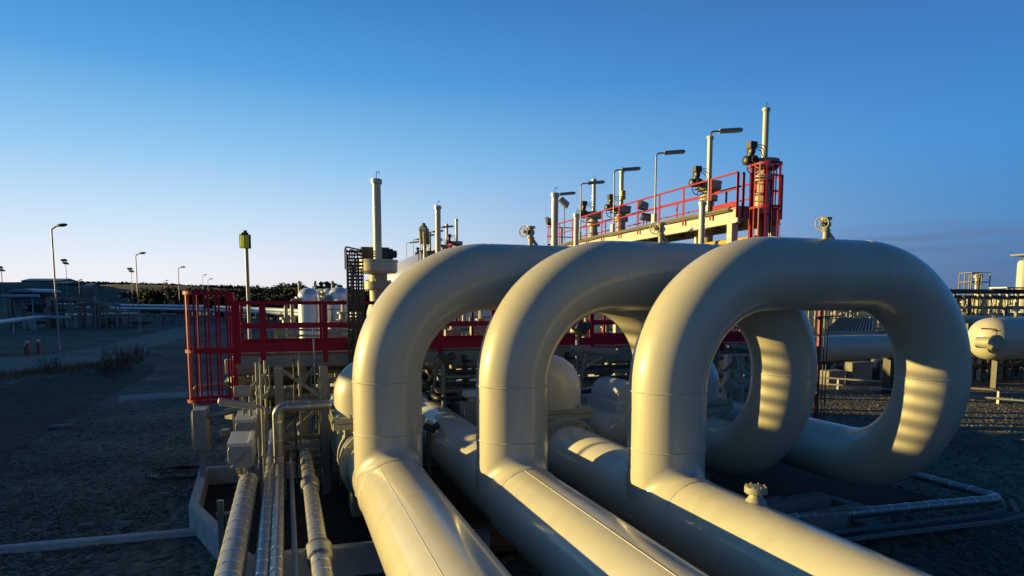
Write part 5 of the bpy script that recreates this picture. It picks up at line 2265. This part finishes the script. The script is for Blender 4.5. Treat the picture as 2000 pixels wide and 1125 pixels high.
# lying vessel on the far right
a = at(1925, 662, 31)
r = 1.0
root = thing('lying_vessel', 'cream lying vessel with a round manhole at the right edge', 'vessel', V((a.x, a.y, 0)))
mb = MB()
mb.lathe(a, D2, [(0, -.52), (.4, -.46), (.74, -.28), (.94, .02), (r, .35), (r, 8.0), (.5, 8.5), (0, 8.6)], 48)
mb.build('shell', 'cream', root)
nz_ = a - D2 * .8 - D1 * .45 - ZZ * .12
mb = MB()
mb.lathe(nz_, -D1, [(.26, -.2), (.26, .5), (.37, .5), (.37, .6), (.36, .605), (.37, .61), (.37, .7), (0, .71)], 28)
for k in range(14):
    e = nz_ - D1 * .46 + (D2 * math.cos(k * PI / 7) + ZZ * math.sin(k * PI / 7)) * .32
    mb.cyl(e, e - D1 * .28, .026, seg=6)
mh = mb.build('manhole', 'cream_old', root)
mb = MB()
mb.tube(bend([nz_ - D1 * .6 + ZZ * .3, nz_ - D1 * .6 + ZZ * .62, nz_ - D1 * .1 + ZZ * .64 - D2 * .3], .08, 5), .03, 8)
mb.bar(nz_ - D1 * .6 + ZZ * .55 - D2 * .25, nz_ - D1 * .6 + ZZ * .55 + D2 * .25, .04, .04)
mb.build('davit', 'dark', mh)
for t in (.75, 5.6):
    mb = MB()
    q = a + D2 * t
    mb.box(V((q.x, q.y, (a.z - .8) / 2)), (.12, .26, a.z - .8), FRM)
    mb.build('saddle', 'dark', root)
for t, hh in ((.5, .2), (1.9, .7)):
    q = a + D2 * t + ZZ * r
    mb = MB()
    mb.lathe(q, ZZ, [(.08, -.05), (.08, hh * .4), (.14, hh * .4), (.14, hh * .55), (.08, hh * .6), (.08, hh), (.12, hh), (0, hh + .03)], 12)
    if hh < .3:
        handwheel(mb, q + ZZ * .16, -D1, .18, .02)
    mb.build('nozzle', 'cream_old', root)
# pipe rack behind it
rk = at(1868, 590, 44)
root = thing('pipe_rack', 'crowded pipe rack with dark top pipes at the right edge', 'pipe rack', V((rk.x, rk.y, 0)))
rnd = random.Random(21)


def rp_(s, u, y):
    q = V((rk.x, rk.y, 0)) + D2 * s + D1 * u
    return V((q.x, q.y, at(1900, y, q.y).z))


for y, r, m_, u in ((569, .12, 'dark', 0), (580, .10, 'dark', .4), (566, .05, 'black', .9), (600, .09, 'grey_paint', .2), (613, .08, 'galv', .5), (622, .16, 'cream', -1.0), (628, .10, 'cream_old', -1.3)):
    mb = MB()
    mb.tube([rp_(-1.5, u, y), rp_(9, u, y + 1)], r * 1.25, 12)
    mb.build('pipe_run', m_, root)
for s in (0, .9, 1.45, 2.2, 2.7, 3.4, 4.2, 5, 6):
    mb = MB()
    t = rp_(s, .2, rnd.choice((564, 574, 584)))
    mb.box(V((t.x, t.y, t.z / 2)), (.14, .14, t.z), FRM)
    mb.build('frame_post', rnd.choice(('cream_old', 'dark', 'grey_paint')), root)
for k in range(20):
    s = rnd.uniform(0, 5)
    y1 = rnd.uniform(576, 600)
    t = rp_(s, rnd.uniform(-.6, .8), y1)
    mb = MB()
    r = rnd.choice((.05, .07, .11))
    mb.lathe(V((t.x, t.y, t.z - 1.0)), ZZ, [(r, 0), (r, .5), (r * 1.8, .5), (r * 1.8, .62), (r * .8, .64), (r * .8, .95), (r * 1.5, .95), (0, 1.0)], 10)
    mb.build('valve', rnd.choice(('cream_old', 'cream_old', 'galv', 'dark')), root)
mb = MB()
q = rp_(3.6, -.3, 562)
mb.box(q + D2 * 1.4, (3.4, 1.2, .07), FRM)
mb.build('cover_plate', 'white_paint', root)
# little cage platform over the rack
q = at(1896, 568, 47)
root = thing('cage_platform', 'small railed platform with an open frame above the pipe rack', 'platform', V((q.x, q.y, 0)))
w_, hh = 50 / 1306 * 47, 35 / 1306 * 47
for s in (0, w_ * .3, w_ * .55, w_):
    for u in (0, .9):
        mb = MB()
        p = V((q.x, q.y, 0)) + D2 * s + D1 * u
        mb.box(V((p.x, p.y, (q.z + hh) / 2)), (.06, .06, q.z + hh), FRM)
        mb.build('frame_post', 'cream_old' if s > 1 else 'dark', root)
for z in (0, hh * .5, hh):
    mb = MB()
    for u in (0, .9):
        mb.bar(V((q.x, q.y, q.z + z)) + D1 * u, V((q.x, q.y, q.z + z)) + D2 * w_ + D1 * u, .05, .06)
    for s in (0, w_):
        mb.bar(V((q.x, q.y, q.z + z)) + D2 * s, V((q.x, q.y, q.z + z)) + D2 * s + D1 * .9, .05, .06)
    mb.build('rail', 'dark', root)
mb = MB()
mb.lathe(V((q.x, q.y, q.z)) + D2 * w_ * .72 + D1 * .5, ZZ, [(.2, -.5), (.2, hh * .7), (.3, hh * .75), (.3, hh * .95), (0, hh)], 16)
mb.build('drum', 'cream', root)
# tall column at the frame's edge
q = at(2003, 508, 52)
root = thing('tall_column', 'tall cream column with a railed top at the right edge', 'column', V((q.x, q.y, 0)))
mb = MB()
mb.lathe(V((q.x, q.y, 0)), ZZ, [(.5, 0), (.5, q.z - .25), (.42, q.z - .05), (.2, q.z + .05), (0, q.z + .08)], 28)
mb.build('shaft', 'cream', root)
mb = MB()
zz = at(2003, 498, 52).z
mb.box(V((q.x, q.y, zz)), (1.4, 1.4, .12), FRM)
mb.cyl(V((q.x, q.y, q.z)), V((q.x, q.y, zz)), .2, seg=12)
for s in (-.65, 0, .65):
    mb.box(V((q.x, q.y, zz + .5)) + D2 * s - D1 * .65, (.06, .06, 1.0), FRM)
mb.bar(V((q.x, q.y, zz + 1.0)) - D2 * .7 - D1 * .65, V((q.x, q.y, zz + 1.0)) + D2 * .7 - D1 * .65, .06, .06)
mb.bar(V((q.x, q.y, zz + .5)) - D2 * .7 - D1 * .65, V((q.x, q.y, zz + .5)) + D2 * .7 - D1 * .65, .05, .05)
mb.build('top_platform', 'dark', root)
process_unit(1700, 665, 5.0, 2.4, 2.6, 31, 'sunlit pipework unit in the upper right of the front loop opening', 7, 9, 1, m1='cream_old', m3='cream_old')
process_unit(1862, 660, 7.0, 3, 3.4, 33, 'sunlit pipework unit between the front loop and the right edge', 8, 12, 2, m1='cream_old', m3='galv')
process_unit(1610, 640, 9.0, 3, 3.0, 35, 'far pipework unit behind the ribbed shed', 7, 9, 1, m1='cream_old')
process_unit(1905, 690, 5.5, 2.5, 3.0, 41, 'dark pipework unit behind the lying vessel', 9, 12, 1, m1='dark', m2='cream_old', m3='dark')
process_unit(1935, 650, 7.0, 3, 4.6, 43, 'tall sunlit pipework unit below the cage platform', 10, 14, 2, m1='cream_old', m2='dark', m3='cream_old')
process_unit(1880, 748, 6.0, 1.6, 2.0, 51, 'dark low pipework unit under the lying vessel', 8, 12, 1, m1='dark', m2='black', m3='dark')
process_unit(1585, 746, 7.5, 1.4, 1.15, 52, 'dark low pipework unit below the wide grey pipe', 8, 12, 0, m1='dark', m2='galv', m3='dark')
# low pipes by the right gravel
for k, (y0, y1, z, lab) in enumerate(((752, 770, .45, 'low thin pipe crossing the gravel at the right edge'), (764, 788, .2, 'lowest thin pipe on the gravel at the right edge'))):
    a, e = gr(1600, y0 - 15, z), gr(2060, y1, z)
    mb = MB()
    mb.tube([a, e], .045, 12)
    for t in (.1, .45, .8):
        q = a.lerp(e, t)
        mb.box(V((q.x, q.y, (z - .04) / 2)), (.1, .1, z - .04), FRM)
    tag(mb.build('low_pipe', 'galv', None), lab, 'pipe', 'low pipes on the right gravel')

# ------------------------------------------------------------------ unseen railed gangway, added left of the view so its rails stripe the far legs
gx = V((-14.0, 13.95, 0))
root = thing('unseen_gangway', 'unseen raised gangway with five level rails, added left of the view for its shadow', 'gangway', gx)
gd = V((sun_dir.y, -sun_dir.x, 0)).normalized()
if gd.y < 0:
    gd = -gd
mb = MB()
mb.bar(gx - gd * 1.05 + ZZ * 4.42, gx + gd * 1.05 + ZZ * 4.42, .8, .24)
mb.build('deck', 'grey_paint', root)
for k in range(5):
    mb = MB()
    z = 4.80 + .26 * k
    mb.bar(gx - gd * 1.05 + ZZ * z, gx + gd * 1.05 + ZZ * z, .05, .085)
    mb.build('rail', 'red', root)
for s in (-1.0, 1.0):
    mb = MB()
    mb.bar(gx + gd * s, gx + gd * s + ZZ * 5.9, .07, .07)
    mb.build('post', 'grey_paint', root)
